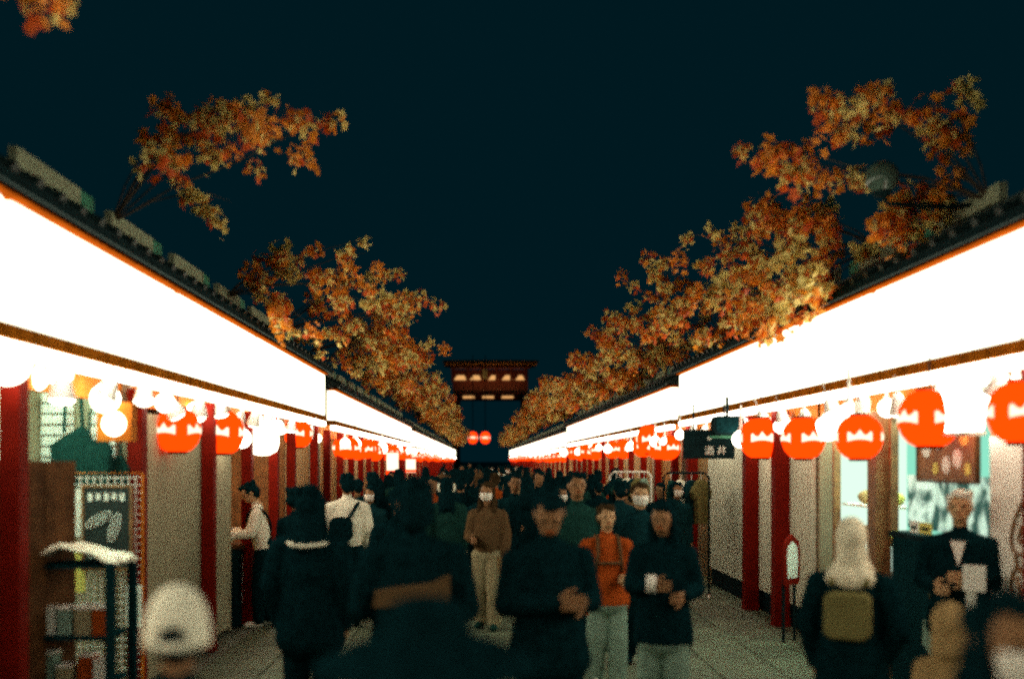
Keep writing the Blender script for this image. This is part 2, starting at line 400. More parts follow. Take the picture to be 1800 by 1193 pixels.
# counter of the sweet shop where the man stands
t = thing('shop_counter', 'dark sales counter in front of the man with the white sweatshirt and strap', 'counter', (-3.05, 12.5, 0))
MB().box(-.3, .22, -.8, 1.1, 0, .92).build('counter_body', M['navy'], t); MB().box(-.32, .26, -.82, 1.12, .92, .96).build('counter_top', M['wood'], t)
MB().box(.222, .23, -.62, -.2, .25, .85).build('notice', M['paper'], t)
for i in range(6):
    o = link('cake_box', gm[[0, 2, 3, 2, 0, 1][i]], None, (-3.05+random.uniform(-.1, .1), 11.95+i*.26, .96))
    MB().box(-.058, .058, -.063, .063, .12, .135).build('lid', M['white'], o)
    tag(o, 'small box on the counter of the warm-lit sweet shop', 'box', 'boxes on the sweet shop counter')

# ---------------------------------------------------------------- right-side shop front: white panel, showcase, posters
shutter(bxR1, 4.95, 7.02, .06, 2.12, .18, 'white', 1)
# brush drawing on the white panel
bd = MB(); X0 = RS.X(.18)-.012
def stroke(pts, r=.012): bd.tube([(X0, 6.72-u, v) for u, v in pts], r, 5)
stroke([(.02, 1.36), (.0, 1.43), (.05, 1.56), (.14, 1.68), (.28, 1.72), (.42, 1.66), (.46, 1.5), (.36, 1.36), (.2, 1.33), (.08, 1.33), (.02, 1.36)])
stroke([(.09, 1.42), (.13, 1.52), (.16, 1.44), (.13, 1.40), (.10, 1.43)], .010); stroke([(.22, 1.60), (.25, 1.44), (.30, 1.58), (.33, 1.42)], .010)
stroke([(.06, 1.32), (.08, 1.24), (.03, 1.20), (.0, 1.12), (.04, 1.02), (.1, 1.0), (.12, 1.1), (.07, 1.18)]); stroke([(.09, 1.25), (.16, 1.2), (.2, 1.08), (.14, 1.0)])
o = bd.build('brush_drawing', M['brownwood']); tag(o, 'brown brush-drawn lettering emblem on the white panel', 'drawing')
# showcase
t = thing('showcase', 'mint-lit glass showcase with dark counter base beside the white panel', 'showcase', (RS.X(.30), 7.92, 0))
MB().box(-.02, .6, -.83, 1.0, 0, 1.28).build('counter_base', M['navy'], t)
MB().box(-.05, .62, -.83, 1.0, 1.285, 1.33).build('ledge', M['dark'], t)
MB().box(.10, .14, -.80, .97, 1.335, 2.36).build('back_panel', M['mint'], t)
for y in (-.83, .95): MB().box(-.05, .02, y, y+.05, 1.335, 2.37).build('frame_post', M['brownwood'], t)
MB().box(-.05, .02, -.775, .945, 2.33, 2.37).build('frame_rail', M['brownwood'], t)
MB().box(.02, .09, -.7, .72, 2.28, 2.325).build('case_light', M['cool'], t)
# plain sea-green print (generic blotches) inside the case, emission added to brighten it
pm = bpy.data.materials.new('sea_green_print_glow'); pm.use_nodes = True; nt = pm.node_tree
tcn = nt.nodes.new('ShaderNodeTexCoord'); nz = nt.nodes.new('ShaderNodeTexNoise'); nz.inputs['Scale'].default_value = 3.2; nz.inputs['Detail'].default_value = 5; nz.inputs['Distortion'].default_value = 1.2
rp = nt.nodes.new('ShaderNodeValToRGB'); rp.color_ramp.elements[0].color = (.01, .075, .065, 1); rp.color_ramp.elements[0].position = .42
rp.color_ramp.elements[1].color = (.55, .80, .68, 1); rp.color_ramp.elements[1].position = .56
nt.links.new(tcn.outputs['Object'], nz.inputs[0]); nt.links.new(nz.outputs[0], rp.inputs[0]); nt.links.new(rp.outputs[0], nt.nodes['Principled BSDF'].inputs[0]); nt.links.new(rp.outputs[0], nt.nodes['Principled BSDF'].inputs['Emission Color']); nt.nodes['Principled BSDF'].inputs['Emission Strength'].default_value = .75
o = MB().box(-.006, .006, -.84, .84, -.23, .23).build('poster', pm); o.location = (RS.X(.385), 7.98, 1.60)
tag(o, 'wide sea-green blotched poster inside the mint-lit showcase', 'poster')
t = thing('menu_board', 'framed board of round dishes hanging under the largest red lantern', 'menu board', (RS.X(.22), 7.75, 2.07))
MB().box(-.012, .012, -.48, .48, -.27, .22).build('board', M['brownwood'], t)
bf = MB()
for a in ((-.5, .5, -.29, -.272), (-.5, .5, .222, .24), (-.5, -.482, -.271, .221), (.482, .5, -.271, .221)): bf.box(-.02, .014, a[0], a[1], a[2], a[3])
bf.build('frame', M['wood'], t)
for i, (y, z, r) in enumerate(((-.36, -.18, .05), (-.2, -.1, .075), (-.02, -.15, .07), (.16, -.18, .05), (.32, -.02, .075), (.36, .12, .06), (-.3, .06, .07), (-.1, .1, .06), (.12, .02, .055), (-.4, .16, .045))):
    d_ = MB()
    for k in range(14):
        a = 2*math.pi*k/14; d_.v.append((-.0145, y+r*math.cos(a), z+r*math.sin(a)))
    d_.face(range(14)); d_.build('dish_print', M['paper' if i % 3 else 'yellow'], t, False, False)
for i, (y, z, wd, h, c, nm) in enumerate(((8.15, 1.40, .22, .09, 'yellow', 'yellow'), (8.36, 1.40, .16, .10, 'paper', 'white'), (7.95, 1.12, .26, .14, 'tealp', 'pale teal'), (7.7, 1.16, .14, .12, 'yellow', 'small ochre'))):
    o = MB().box(-.004, .004, -wd/2, wd/2, -h/2, h/2).build('price_card', M[c]); o.location = (RS.X(.262 if z < 1.3 else .235), y, z)
    MB().box(-.006, -.0045, -wd*.35, wd*.35, -h*.2, h*.1).build('print_line', M['dark'], o)
    tag(o, nm + ' price card on the ' + ('ledge' if z > 1.3 else 'dark counter') + ' of the mint-lit showcase', 'price card')
# pale teal tote hung on the counter base
t = thing('tote_bag', 'pale teal angular cloth hanging on the dark showcase counter', 'bag', (RS.X(.25), 7.9, .35))
tp = [(-.28, .1), (-.05, 0), (.22, .08), (.3, .26), (.12, .30), (.2, .5), (.08, .62), (-.02, .48), (-.1, .34), (-.26, .3)]
MB().prism(tp, -.03, .0, lambda u, v, d: (d, -u, v)).build('bag_body', M['tealp'], t)
MB().prism([(-.1, .36), (-.02, .5), (.08, .64), (.02, .7), (-.14, .52)], -.04, -.031, lambda u, v, d: (d, -u, v)).build('flap', M['olive'], t)
# bright narrow window and timber pillar
t = thing('display_window', 'narrow bright display window between timber pillar and beige shutter', 'display window', (RS.X(.30), 9.72, 0))
MB().box(-.02, .5, -.50, .62, 0, .85).build('window_base', M['brownwood'], t)
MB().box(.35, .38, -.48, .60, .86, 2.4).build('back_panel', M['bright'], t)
for y in (-.50, .57): MB().box(-.05, .02, y, y+.05, .86, 2.4).build('frame_post', M['brownwood'], t)
MB().box(.05, .14, -.42, .54, 2.3, 2.36).build('case_light', M['cool'], t)
MB().box(-.02, .345, .64, .67, .86, 2.4).build('end_glow_panel', M['bright'], t)  # added emissive end panel that makes the window look bright
for z in (1.15, 1.5): MB().box(.03, .34, -.44, .56, z, z+.02).build('shelf', M['white'], t)
for i in range(6):
    o = link('sweet_bowl', MB().lathe([(.03, 0), (.08, .03), (.10, .08), (.07, .12), (.02, .14)], 12).mesh('sweet_bowl', M[['yellow', 'paper', 'tan'][i % 3]], True), None, (RS.X(.30)+.18, 9.35+(i % 3)*.32, [1.17, 1.52][i//3]))
    tag(o, ['yellow', 'white', 'tan'][i % 3] + ' rounded sweet bowl on the ' + ['lower', 'upper'][i//3] + ' shelf of the narrow bright window', 'bowl')
bxR1('timber_pillar', .16, .30, 8.98, 9.18, 0, 2.4, M['brownwood'])
# round-headed red board leaning by the shutter
t = thing('standing_sign', 'small round-topped red and white standing sign beside the beige shutter', 'sign', (RS.X(-.05), 10.75, .0), R(38))
pp = [(-.13, .0), (.13, .0), (.15, .3), (.12, .46), (.0, .54), (-.12, .46), (-.15, .3)]
MB().prism([(u, v+.62) for u, v in pp], -.015, .015, lambda u, v, d: (u, d, v)).build('board', M['red'], t)
MB().prism([(u*.66, v*.74+.69) for u, v in pp], -.02, -.0155, lambda u, v, d: (u, d, v)).build('face', M['paper'], t)
for s_ in (-.1, .1): MB().box(s_-.012, s_+.012, .016, .04, 0, .8).build('leg', M['dark'], t)
# black hanging sign with white characters
t = thing('hanging_sign', 'black hanging sign with white characters beside the right-side lanterns', 'sign', (3.0, 13.0, 2.17))
MB().box(-.33, .33, -.03, .03, -.19, .19).build('board', M['dark'], t)
MB().tube([(-.2, 0, .18), (-.2, 0, .52)], .012, 6).build('hanger', M['dark'], t); MB().tube([(.2, 0, .18), (.2, 0, .52)], .012, 6).build('hanger', M['dark'], t)
def text(body, size, loc, rot, m, parent, ext=.003):
    c = bpy.data.curves.new('lettering', 'FONT'); c.body = body; c.size = size; c.align_x = 'CENTER'; c.align_y = 'CENTER'; c.extrude = ext
    tmp = bpy.data.objects.new('tmp', c); C.objects.link(tmp); bpy.context.view_layer.update()
    me = bpy.data.meshes.new_from_object(tmp.evaluated_get(bpy.context.evaluated_depsgraph_get()))
    bpy.data.objects.remove(tmp); me.materials.clear(); me.materials.append(m)
    o = link('lettering', me, parent, loc); o.rotation_euler = rot; return o
text('酒', .13, (.0, -.035, -.09), (R(90), 0, 0), M['paper'], t); text('井', .13, (.16, -.035, -.09), (R(90), 0, 0), M['paper'], t)
MB().lathe([(.001, 0), (.028, .004), (.028, .01), (.001, .012)], 14).build('white_dot', M['paper'], t)
t.children[-1].rotation_euler = (R(90), 0, 0); t.children[-1].location = (.0, -.032, .08)
t = thing('speaker_box', 'dark rounded loudspeaker mounted above the black hanging sign', 'speaker', (3.14, 12.6, 2.40))
b_ = MB(); b_.prism(rrect(-.19, .19, -.12, .12, .06), -.1, .1, lambda u, v, d: (u, d, v)); b_.build('cabinet', M['dark'], t)
MB().prism(rrect(-.16, .16, -.09, .09, .04), -.108, -.1005, lambda u, v, d: (u, d, v)).build('grille', M['navy'], t)
MB().tube([(0, 0, .1), (0, 0, .36)], .02, 6).build('bracket', M['dark'], t)
MB().box(-.20, .26, -.02, .12, -.16, -.128).build('shelf', M['green'], t)

# clothes racks on the right side
def garment(m, col):
    s_ = MB()
    s_.prism([(-.14, 0), (.14, 0), (.15, .42), (.24, .36), (.28, .46), (.12, .60), (.05, .63), (-.05, .63), (-.12, .60), (-.28, .46), (-.24, .36), (-.15, .42)], -.03, .03, lambda u, v, d: (u, d, v))
    return s_.mesh(m, col)
for q, (x, y, n, lab) in enumerate(((px(1108, 15.6), 15.6, 6, 'white tubular clothes rack standing under the red lanterns'), (px(1206, 14.3), 14.3, 4, 'clothes rack half hidden by the beige shutter below the black sign'))):
    t = thing('clothes_rack', lab, 'clothes rack', (x, y, 0), R(-12))
    MB().tube([(-.32, 0, .05), (-.32, 0, 1.72), (-.26, 0, 1.78), (.26, 0, 1.78), (.32, 0, 1.72), (.32, 0, .05)], .016, 7).build('rail', M['white' if q == 0 else 'dark'], t)
    for s_ in (-.32, .32): MB().tube([(s_, -.22, .03), (s_, .22, .03)], .018, 6).build('foot', M['white'], t)
    for i in range(n):
        gme = garment('shirt', M[['black', 'dgreen', 'wcloth', 'navy', 'olive', 'tealp'][(i+q) % 6]])
        o = link('hanging_shirt', gme, None, (x-.22+i*.44/(n-1), y-.02+.05*(i % 2), 1.05)); o.rotation_euler = (0, 0, R(55+random.uniform(-20, 20)))
        hk = MB().tube([(0, 0, .62), (0, 0, .72)], .005, 5).build('hook', M['white'], o)
        tag(o, ['black', 'dark green', 'white', 'navy', 'olive', 'pale teal'][(i+q) % 6] + ' shirt hanging on the ' + ('white tubular clothes rack' if q == 0 else 'half-hidden clothes rack by the shutter'), 'shirt', 'shirts on the clothes racks')

# ---------------------------------------------------------------- lanterns and lamps
def lantern_profile(d, n=13):
    P = []
    for k in range(n):
        a = -math.pi/2*.86 + math.pi*.86*k/(n-1)
        r = d/2*math.cos(a)**.8*(1 - (.018 if k % 2 else 0)); P.append((r, d*.5*math.sin(a)))
    return P
def lan_r(d, z):
    s_ = max(-1, min(1, z/(d*.5))); return d/2*(math.sqrt(1-s_*s_))**.8
def make_lantern(d, seg, full, rot0):
    t = thing('paper_lantern', '', 'lantern')
    MB().lathe(lantern_profile(d, 15 if full else 9), seg).build('paper_body', M['lan'], t, True)
    if full:
        for s_ in (-1, 1): MB().lathe([(.10*d*2, -.02), (.11*d*2, 0), (.10*d*2, .02)], 14, 0, (0, 0, s_*d*.475)).build('cap_ring', M['wood'], t)
        MB().tube([(0, 0, d*.48), (0, 0, d*.48+.30)], .007, 5).build('cord', M['dark'], t)
    # white lettering band: crown-like mark, proud of the paper
    nm = 4
    for k in range(nm):
        mk = MB(); a0 = rot0 + 2*math.pi*k/nm; wd = .52; N = 12
        for i in range(N+1):
            u = i/N; a = a0+(u-.5)*wd*2
            peaks = max(1-abs(u-.5)/.16, .75-abs(u-.06)/.2, .75-abs(u-.94)/.2, 0)
            zt_ = d*(.035+.12*peaks); zb_ = d*(-.10+.045*(1-(2*u-1)**2))
            for z in (zb_, (zb_+zt_)/2, zt_):
                r = lan_r(d, z)+.004; mk.v.append((r*math.cos(a), r*math.sin(a), z))
        for i in range(N):
            for j in range(2): q = i*3+j; mk.face((q, q+3, q+4, q+1))
        mk.build('lettering', M['lanmark'], t, False, False)
        if not full and k == 3: pass
    return t
heads = {}
def put_lantern(p, lab, group=None):
    (x, y, dd, X) = p
    Y = 1750*(X)/(x-842); d = dd*Y/1750; t = make_lantern(d, 28, True, R(-90+random.uniform(-20, 20)) + math.atan2(-X, Y)*0)
    t.location = (X, Y, pz(y, Y)); tag(t, lab, 'lantern', group); return t
put_lantern((1633, 735, 104, 3.36), 'largest red paper lantern with two white marks in front of the menu board')
put_lantern((1510, 768, 80, 3.40), 'red lantern above the timber pillar between the narrow window and showcase')
put_lantern((1412, 770, 75, 3.40), 'red lantern in front of the beige shutter nearest to the narrow bright window')
put_lantern((1337, 770, 73, 3.40), 'red lantern next to the black hanging sign with white characters')
put_lantern((1795, 724, 112, 3.40), 'red lantern above the white panel, cut by the picture edge')
put_lantern((312, 756, 80, -2.72), 'red lantern over the beige shutter, closer to the orange post')
put_lantern((390, 760, 78, -2.72), 'red lantern over the beige shutter, touching its neighbour, beside white lamps')
put_lantern((524, 762, 50, -2.72), 'single small red lantern above the heads near the dark red posts')
put_lantern((1145, 772, 52, 3.40), 'red lantern above the white tubular clothes rack')
far_l = make_lantern(.46, 12, False, R(-90))
n = 0
for X, rng in ((-2.74, [18.6+1.35*i for i in range(15)]), (3.52, [18.4+1.35*i for i in range(15)])):
    for i, y in enumerate(rng):
        if random.random() < .22: continue
        o = far_l if n == 0 else copy_tree(far_l); n += 1
        o.location = (X+random.uniform(-.05, .05), y+random.uniform(-.3, .3), random.uniform(2.18, 2.28)); o.rotation_euler[2] = random.uniform(-.5, .5)
        tag(o, 'red lantern in the crowded glow under the second ' + ('left-side' if X < 0 else 'right-side') + ' shop row', 'lantern', 'lanterns under the second shop rows')
    for i in range(26):
        o = copy_tree(far_l); o.location = (X+random.uniform(-.08, .08), 41+2.7*i+random.uniform(-.5, .5), random.uniform(2.12, 2.25))
        tag(o, 'tiny red lantern under the last ' + ('left-side' if X < 0 else 'right-side') + ' shop row', 'lantern', 'lanterns under the last shop rows')
# globe lamps on short stems
def globe_lamp(r, m='bulb'):
    t = thing('globe_lamp', '', 'lamp')
    MB().lathe([(r*math.cos(a)+1e-4, r*math.sin(a)) for a in [R(-89+178*k/10) for k in range(11)]], 16).build('globe', M[m], t, True)
    MB().lathe([(.03, r*.94), (.045, r+.0), (.02, r+.05), (.012, r+.30)], 10).build('fitting', M['white'], t)
    return t
gl = globe_lamp(.10); n = 0
nearlamps = [(12, 640, 7.0, -2.72), (105, 648, 0, -2.75), (62, 660, 0, -2.95), (185, 694, 0, -2.76), (247, 700, 0, -2.95), (345, 725, 0, -2.85), (425, 770, 0, -2.62), (455, 745, 0, -2.9), (478, 748, 0, -2.75),
             (1492, 735, 0, 3.35), (1560, 712, 0, 3.6), (1455, 752, 0, 3.6), (1302, 775, 0, 3.25), (1740, 690, 0, 3.7), (1372, 752, 0, 3.55), (1270, 772, 0, 3.6), (1590, 730, 0, 3.9), (1195, 766, 0, 3.35), (1725, 700, 0, 3.42), (1788, 690, 0, 3.5), (290, 712, 0, -2.66), (1860, 690, 0, 3.35), (1990, 660, 0, 3.35)]  # last two globes hang out of view, added to brighten the white panel
for k, (x, y, Y, X) in enumerate(nearlamps):
    Y = 1750*X/(x-842); o = gl if n == 0 else copy_tree(gl); n += 1
    o.location = (X, Y, min(2.50, pz(y, Y))); o.scale = (random.choice((.8, 1.05, 1.3)),)*3
    o.location[2] += random.uniform(-.03, .03)
    tag(o, 'white globe lamp glowing under the first ' + ('left-side' if X < 0 else 'right-side') + ' signboards, ' + ('by the folding screen' if X < 0 and Y < 8.4 else 'over the beige shutter' if Y > 8.6 and Y < 12 and X < 0 else 'by the lit box sign' if X > 0 and Y < 8.6 else 'by the black hanging sign' if X > 0 and Y > 11.5 else 'over the sweet shop counter' if X < 0 else 'over the narrow window'), 'lamp', 'globe lamps under the first signboards')
for X, sdn in ((-2.66, 'left-side'), (3.45, 'right-side')):
    y = 18.2
    while y < 108:
        o = copy_tree(gl); o.location = (X+random.choice((-.06, 0, .12, .3))*(1 if X > 0 else -1), y, random.uniform(2.22, 2.38)); o.scale = (random.uniform(.8, 1.3),)*3
        far = y > 40
        tag(o, ('tiny white lamp under the last ' if far else 'white globe lamp glowing under the second ') + sdn + ' shop row', 'lamp', 'globe lamps under the ' + ('last' if far else 'second') + ' shop rows')
        y += random.uniform(.8, 1.6) if not far else random.uniform(2, 4)
def spot_lamp():
    t = thing('spot_lamp', '', 'lamp')
    MB().lathe([(.03, .10), (.055, .06), (.085, -.05), (.088, -.06)], 14).build('reflector', M['white'], t, True)
    MB().lathe([(.001, -.085), (.05, -.08), (.08, -.0605), (.001, -.0604)], 14).build('lens', M['bulb'], t, True)
    MB().tube([(0, 0, .09), (0, 0, .26)], .012, 6).build('stem', M['white'], t)
    return t
sl = spot_lamp()
for k in range(26):
    X = -2.68 if k < 13 else 3.44; y = (6.4+.78*k) if k < 13 else (6.6+.78*(k-13))
    o = sl if k == 0 else copy_tree(sl); o.location = (X, y, 2.40+.04*(k % 3)); o.rotation_euler = (random.uniform(-.5, .5), random.uniform(-.5, .5), 0)
    tag(o, 'small white spot lamp among the globes under the first ' + ('left-side' if X < 0 else 'right-side') + ' signboards', 'lamp', 'spot lamps under the first signboards')
wl = MB().lathe([(.05, .20), (.10, .18), (.19, .04), (.20, -.06), (.17, -.17), (.08, -.22), (.02, -.225)], 22).mesh('paper_body', M['bulb'], True)
t = thing('white_lantern', 'big white paper lantern over the counter near the small red lantern', 'lantern', (px(462, 12.4), 12.4, pz(768, 12.4)))
link('paper_body', wl, t); MB().tube([(0, 0, .2), (0, 0, .4)], .01, 6).build('cord', M['dark'], t)
t = thing('lit_box_sign', 'blank white lit box sign between the two largest red lanterns', 'sign', (RS.X(.02), 7.12, 2.18))
b_ = MB(); b_.prism(rrect(-.24, .24, -.02, .40, .03), -.05, .05, lambda u, v, d: (d, u, v)); b_.build('lit_case', M['tube'], t)
MB().box(-.06, .06, -.25, .25, -.05, -.022).build('bottom_rail', M['white'], t)
MB().tube([(0, 0, .40), (0, 0, .5)], .015, 6).build('bracket', M['dark'], t)
# square lamp box in red frame by the orange post
t = thing('box_lantern', 'orange square lantern with round white lit face beside the red post', 'lantern', (px(205, 7.5), 7.5, pz(745, 7.5)))
MB().box(-.13, .13, -.05, .07, -.13, .16).build('case', M['orange'], t)
f_ = MB(); 
for k in range(18):
    a = 2*math.pi*k/18; f_.v.append((.09*math.cos(a), -.056, .09*math.sin(a)))
f_.face(range(18)); f_.build('lit_face', M['bulb'], t, False, False)
MB().tube([(0, 0, .16), (0, 0, .34)], .01, 6).build('bracket', M['dark'], t)
# upright lit banners among the second left-side shops
bn = 0
for x, y, Y, h_ in ((690, 815, 27, .62), (722, 818, 33, .45)):
    X = px(x, Y); t = thing('lit_banner', ['tall white lit banner with orange foot glowing over the crowd', 'narrow white lit banner farther along the glowing shops', 'short white lit banner just past the shop gap', 'small white lit banner by the far right-side lanterns', 'white lit banner beside the right-side red posts'][bn], 'banner', (X, Y, pz(y, Y)-h_/2)); bn += 1
    bm_ = MB(); K = 9
    for k in range(K):
        for s_ in (-.16, .16): bm_.v.append((s_, .03*math.sin(k*.9), h_*k/(K-1)))
    for k in range(K-1): bm_.face((2*k, 2*k+1, 2*k+3, 2*k+2))
    o = bm_.build('cloth', M['lanmark'], t, False, False); md = o.modifiers.new('s', 'SOLIDIFY'); md.thickness = .006
    MB().box(-.165, .165, -.06, -.05, h_*.02, h_*.22).build('orange_band', M['lan'], t)
    MB().tube([(-.19, 0, h_), (.19, 0, h_)], .012, 6).build('rod', M['wood'], t)
    MB().tube([(.19, 0, h_), (.19, 0, h_+.5)], .010, 6).build('cord', M['wood'], t)

# ---------------------------------------------------------------- street globe lamp among the right-side leaves
Yg = 7.5
t = thing('street_globe', 'greenish unlit glass globe lamp on a bracket among the orange leaves', 'lamp', (px(1550, Yg), Yg, pz(312, Yg)))
MB().lathe([(.125*math.cos(a)+1e-4, .125*math.sin(a)) for a in [R(-89+178*k/14) for k in range(15)]], 24).build('globe', M['globe'], t, True)
MB().lathe([(.06, -.14), (.07, -.11), (.05, -.09)], 14).build('collar', M['dark'], t)
MB().tube([(0, 0, -.13), (.05, 0, -.2), (.5, 0, -.22), (.75, 0, -.2)], .018, 7).build('bracket_arm', M['dark'], t)

# ---------------------------------------------------------------- autumn leaf boughs
def leaf_spray(seed, n, spread, size):
    rnd = random.Random(seed); s_ = MB()
    for i in range(n):
        a = rnd.uniform(0, 6.283); rr = spread*math.sqrt(rnd.random()); c = Vector((rr*math.cos(a), rr*math.sin(a)*.9, rnd.gauss(0, spread*.45)))
        q = Matrix.Rotation(rnd.uniform(0, 6.28), 3, 'Z') @ Matrix.Rotation(rnd.uniform(-1.2, 1.2), 3, 'X') @ Matrix.Rotation(rnd.uniform(-.9, .9), 3, 'Y')
        z = size*rnd.uniform(.7, 1.25); k = len(s_.v)
        for p in ((0, -.55, 0), (.18, -.2, .05), (.55, -.12, .12), (.28, .12, .06), (.30, .5, .08), (0, .62, .0), (-.30, .5, .08), (-.28, .12, .06), (-.55, -.12, .12), (-.18, -.2, .05), (0, 0, -.04)):
            s_.v.append(tuple(c + q @ (Vector(p)*z)))
        m = rnd.choices((0, 1, 2), W_[seed % 3])[0]
        for e in range(10): s_.face((k+10, k+e, k+(e+1) % 10), m)
    tw = rnd.uniform(0, 6.28)
    s_.tube([(0, 0, 0), (spread*.5*math.cos(tw), spread*.5*math.sin(tw), .02), (spread*.9*math.cos(tw+.3), spread*.9*math.sin(tw+.3), -.03)], [.008, .006, .003], 4, 3)
    return s_.mesh('leaf_spray', [M['leaf_o'], M['leaf_r'], M['leaf_y'], M['bark']], False, False)
W_ = [(9, 2, 1), (1, 1, 10), (4, 4, 4)]
sprays = [leaf_spray(k, 24, .105, .078) for k in range(9)]
far_sprays = [leaf_spray(50+k, 26, .17, .115) for k in range(6)]
def bough(sd, Y, seed, far, box=None, na=9):
    rnd = random.Random(seed); sg = sd.sg
    root = Vector((sd.X(.32), Y, 3.86)); t = thing('autumn_bough', '', 'leaf bough', root)
    if box:
        xa, xb, ya, yb = box; XA, XB, ZA, ZB = px(xa, Y), px(xb, Y), pz(yb, Y), pz(ya, Y); dy = .7
    else:
        XA, XB = ((-2.7, -1.0) if sg < 0 else (1.9, 3.7)); ZA, ZB = (3.72, 4.85) if sg < 0 else (3.62, 4.75); dy = 1.3
    arms = []
    for k in range(na if not far else 5):
        ph = rnd.uniform(0, 6.283); rr = math.sqrt(rnd.uniform(.15, 1)); u, v_ = rr*math.cos(ph), rr*math.sin(ph)
        v_ = max(-1, min(1, v_ + .22*u*(-sg)))           # rises towards the street
        tip = Vector(((XA+XB)/2+u*(XB-XA)/2, Y+rnd.uniform(-dy, dy), (ZA+ZB)/2+v_*(ZB-ZA)/2)) - root
        mid = tip*.55 + Vector((rnd.uniform(-.1, .1), rnd.uniform(-.2, .2), rnd.uniform(.0, .22))); arms.append((mid, tip))
    br = MB()
    for mid, tip in arms: br.tube([(0, 0, 0), tuple(mid*.5+Vector((0, 0, .05))), tuple(mid), tuple((mid+tip)/2+Vector((0, 0, .03))), tuple(tip)], [.009, .007, .005, .004, .002], 5)
    br.build('branch', M['bark'], t)
    src = far_sprays if far else sprays
    for mid, tip in arms:
        for f in ((.62, .8, .93, 1.03) if not far else (.6, .8, 1.0)):
            p = mid+(tip-mid)*((f-.55)/.45) + Vector((rnd.gauss(0, .09), rnd.gauss(0, .14), rnd.gauss(-.03, .09)))
            o = link('leaf_spray', rnd.choice(src), t, p); o['kind'] = 'stuff'
            o.rotation_euler = (rnd.uniform(-.6, .6), rnd.uniform(-.6, .6), rnd.uniform(0, 6.28)); o.scale = (rnd.uniform(.75, 1.25),)*3
    return t
near_b = [(LS, 4.2, (-240, 15, -240, -30), 'orange leaf bough at the upper corner above the first signboards'),
          (LS, 8.0, (285, 615, 165, 385), 'lone orange and olive leaf bough high over the left-side signboards'),
          (LS, 11.6, (455, 700, 420, 580), 'left-side leaf bough where the thick row of leaves begins'),
          (LS, 14.6, (545, 750, 470, 630), 'left-side leaf bough, second in the thick row of leaves'),
          (LS, 17.4, (590, 775, 520, 665), 'left-side leaf bough over the gap between the shop rows'),
          (RS, 7.3, (1375, 1720, 140, 390), 'large orange leaf bough round the glass globe lamp'),
          (RS, 10.4, (1190, 1450, 335, 590), 'right-side leaf bough next in line after the globe lamp, hanging over the eave'),
          (RS, 9.2, (1290, 1470, 330, 560), 'right-side leaf bough hanging over the eave just beyond the globe lamp bough'),
          (RS, 12.8, (1110, 1390, 400, 610), 'right-side leaf bough above the black hanging sign'),
          (RS, 15.2, (1060, 1290, 470, 620), 'right-side leaf bough above the white clothes rack'),
          (RS, 17.6, (1020, 1220, 520, 650), 'right-side leaf bough over the gap between the shop rows')]
for k, (sd, y, box, lab) in enumerate(near_b):
    tag(bough(sd, y, 100+k, False, box, 8 if k in (0, 1) else 10 if k < 6 else 12), lab, 'leaf bough', 'autumn boughs along the ' + ('left-side' if sd is LS else 'right-side') + ' eaves')
for sd in (LS, RS):
    y = 19.2
    while y < 116:
        o = bough(sd, y, int(y*31)+(7 if sd is LS else 3), True)
        tag(o, 'artificial autumn bough in the dense far part of the ' + ('left-side' if sd is LS else 'right-side') + ' leaf row', 'leaf bough', 'autumn boughs along the ' + ('left-side' if sd is LS else 'right-side') + ' eaves')
        y += 1.9 if y < 50 else 3.0

# ---------------------------------------------------------------- temple gate at the end of the street
YG = 172.
GX = px(862, YG); s_ = YG/1750
t = thing('temple_gate', 'large two-storey temple gate with lit eaves closing the end of the street', 'gate', (GX, YG, 0))
def gb(name, x0, x1, z0, z1, d0, d1, m): return MB().box(x0*s_, x1*s_, d0, d1, CAMZ+z0*s_, CAMZ+z1*s_).build(name, M[m], t)
rf = MB(); hw = 82*s_; ze = CAMZ+170*s_
rf.prism([(-hw, ze), (hw, ze), (hw*.98, ze+.18), (hw*.5, ze+.24), (-hw*.5, ze+.24), (-hw*.98, ze+.18)], -5, 6, lambda u, v, d: (u, d, v)); rf.build('upper_roof', M['roof'], t)
for i in range(40): gb('rafter', -78+i*4, -76+i*4, 166, 169.3, -4.9, -1, 'gold')
gb('eave_fascia', -82, 82, 169.6, 171.2, -5.16, -5.02, 'gold')
gb('bracket_beam', -70, 70, 161, 165, -3.2, -1, 'gred')
gb('upper_wall', -66, 66, 122, 160, -.4, 5, 'gred')
for i, (a, b_) in enumerate(((-64, -42), (-36, -16), (-4, 14), (20, 40), (44, 60))):
    p = MB(); p.prism([(a*s_, CAMZ+142*s_), (b_*s_, CAMZ+142*s_), ((b_-4)*s_, CAMZ+150*s_), ((a+6)*s_, CAMZ+150*s_)], -.62, -.42, lambda u, v, d: (u, d, v)); p.build('glow_recess', M['glow'], t)  # wall recess that emits by itself in place of floodlit plaster
for i in range(6): gb('bracket', -68+i*25.5, -63+i*25.5, 138, 161, -1.2, -.42, 'gred')
gb('name_plaque', -14, -6, 143, 160, -1.5, -1.25, 'pale')
gb('floodlight', -58, 58, 118.6, 119.4, -3.4, -3.0, 'flood')
gb('balcony_rail', -64, 64, 116.9, 120.6, -4.2, -3.9, 'gold')
gb('balcony_floor', -64, 64, 114.5, 117, -3.8, 0, 'gred')
for i in range(16): gb('baluster', -62+i*8, -61+i*8, 121.3, 130, -4.1, -4.0, 'gred')
for i in range(3): gb('glow_bracket_recess', -48+i*34, -28+i*34, 110, 113.5, -.9, -.6, 'glow')
gb('lower_wall', -58, 58, 108, 114, -.5, 4, 'gred')
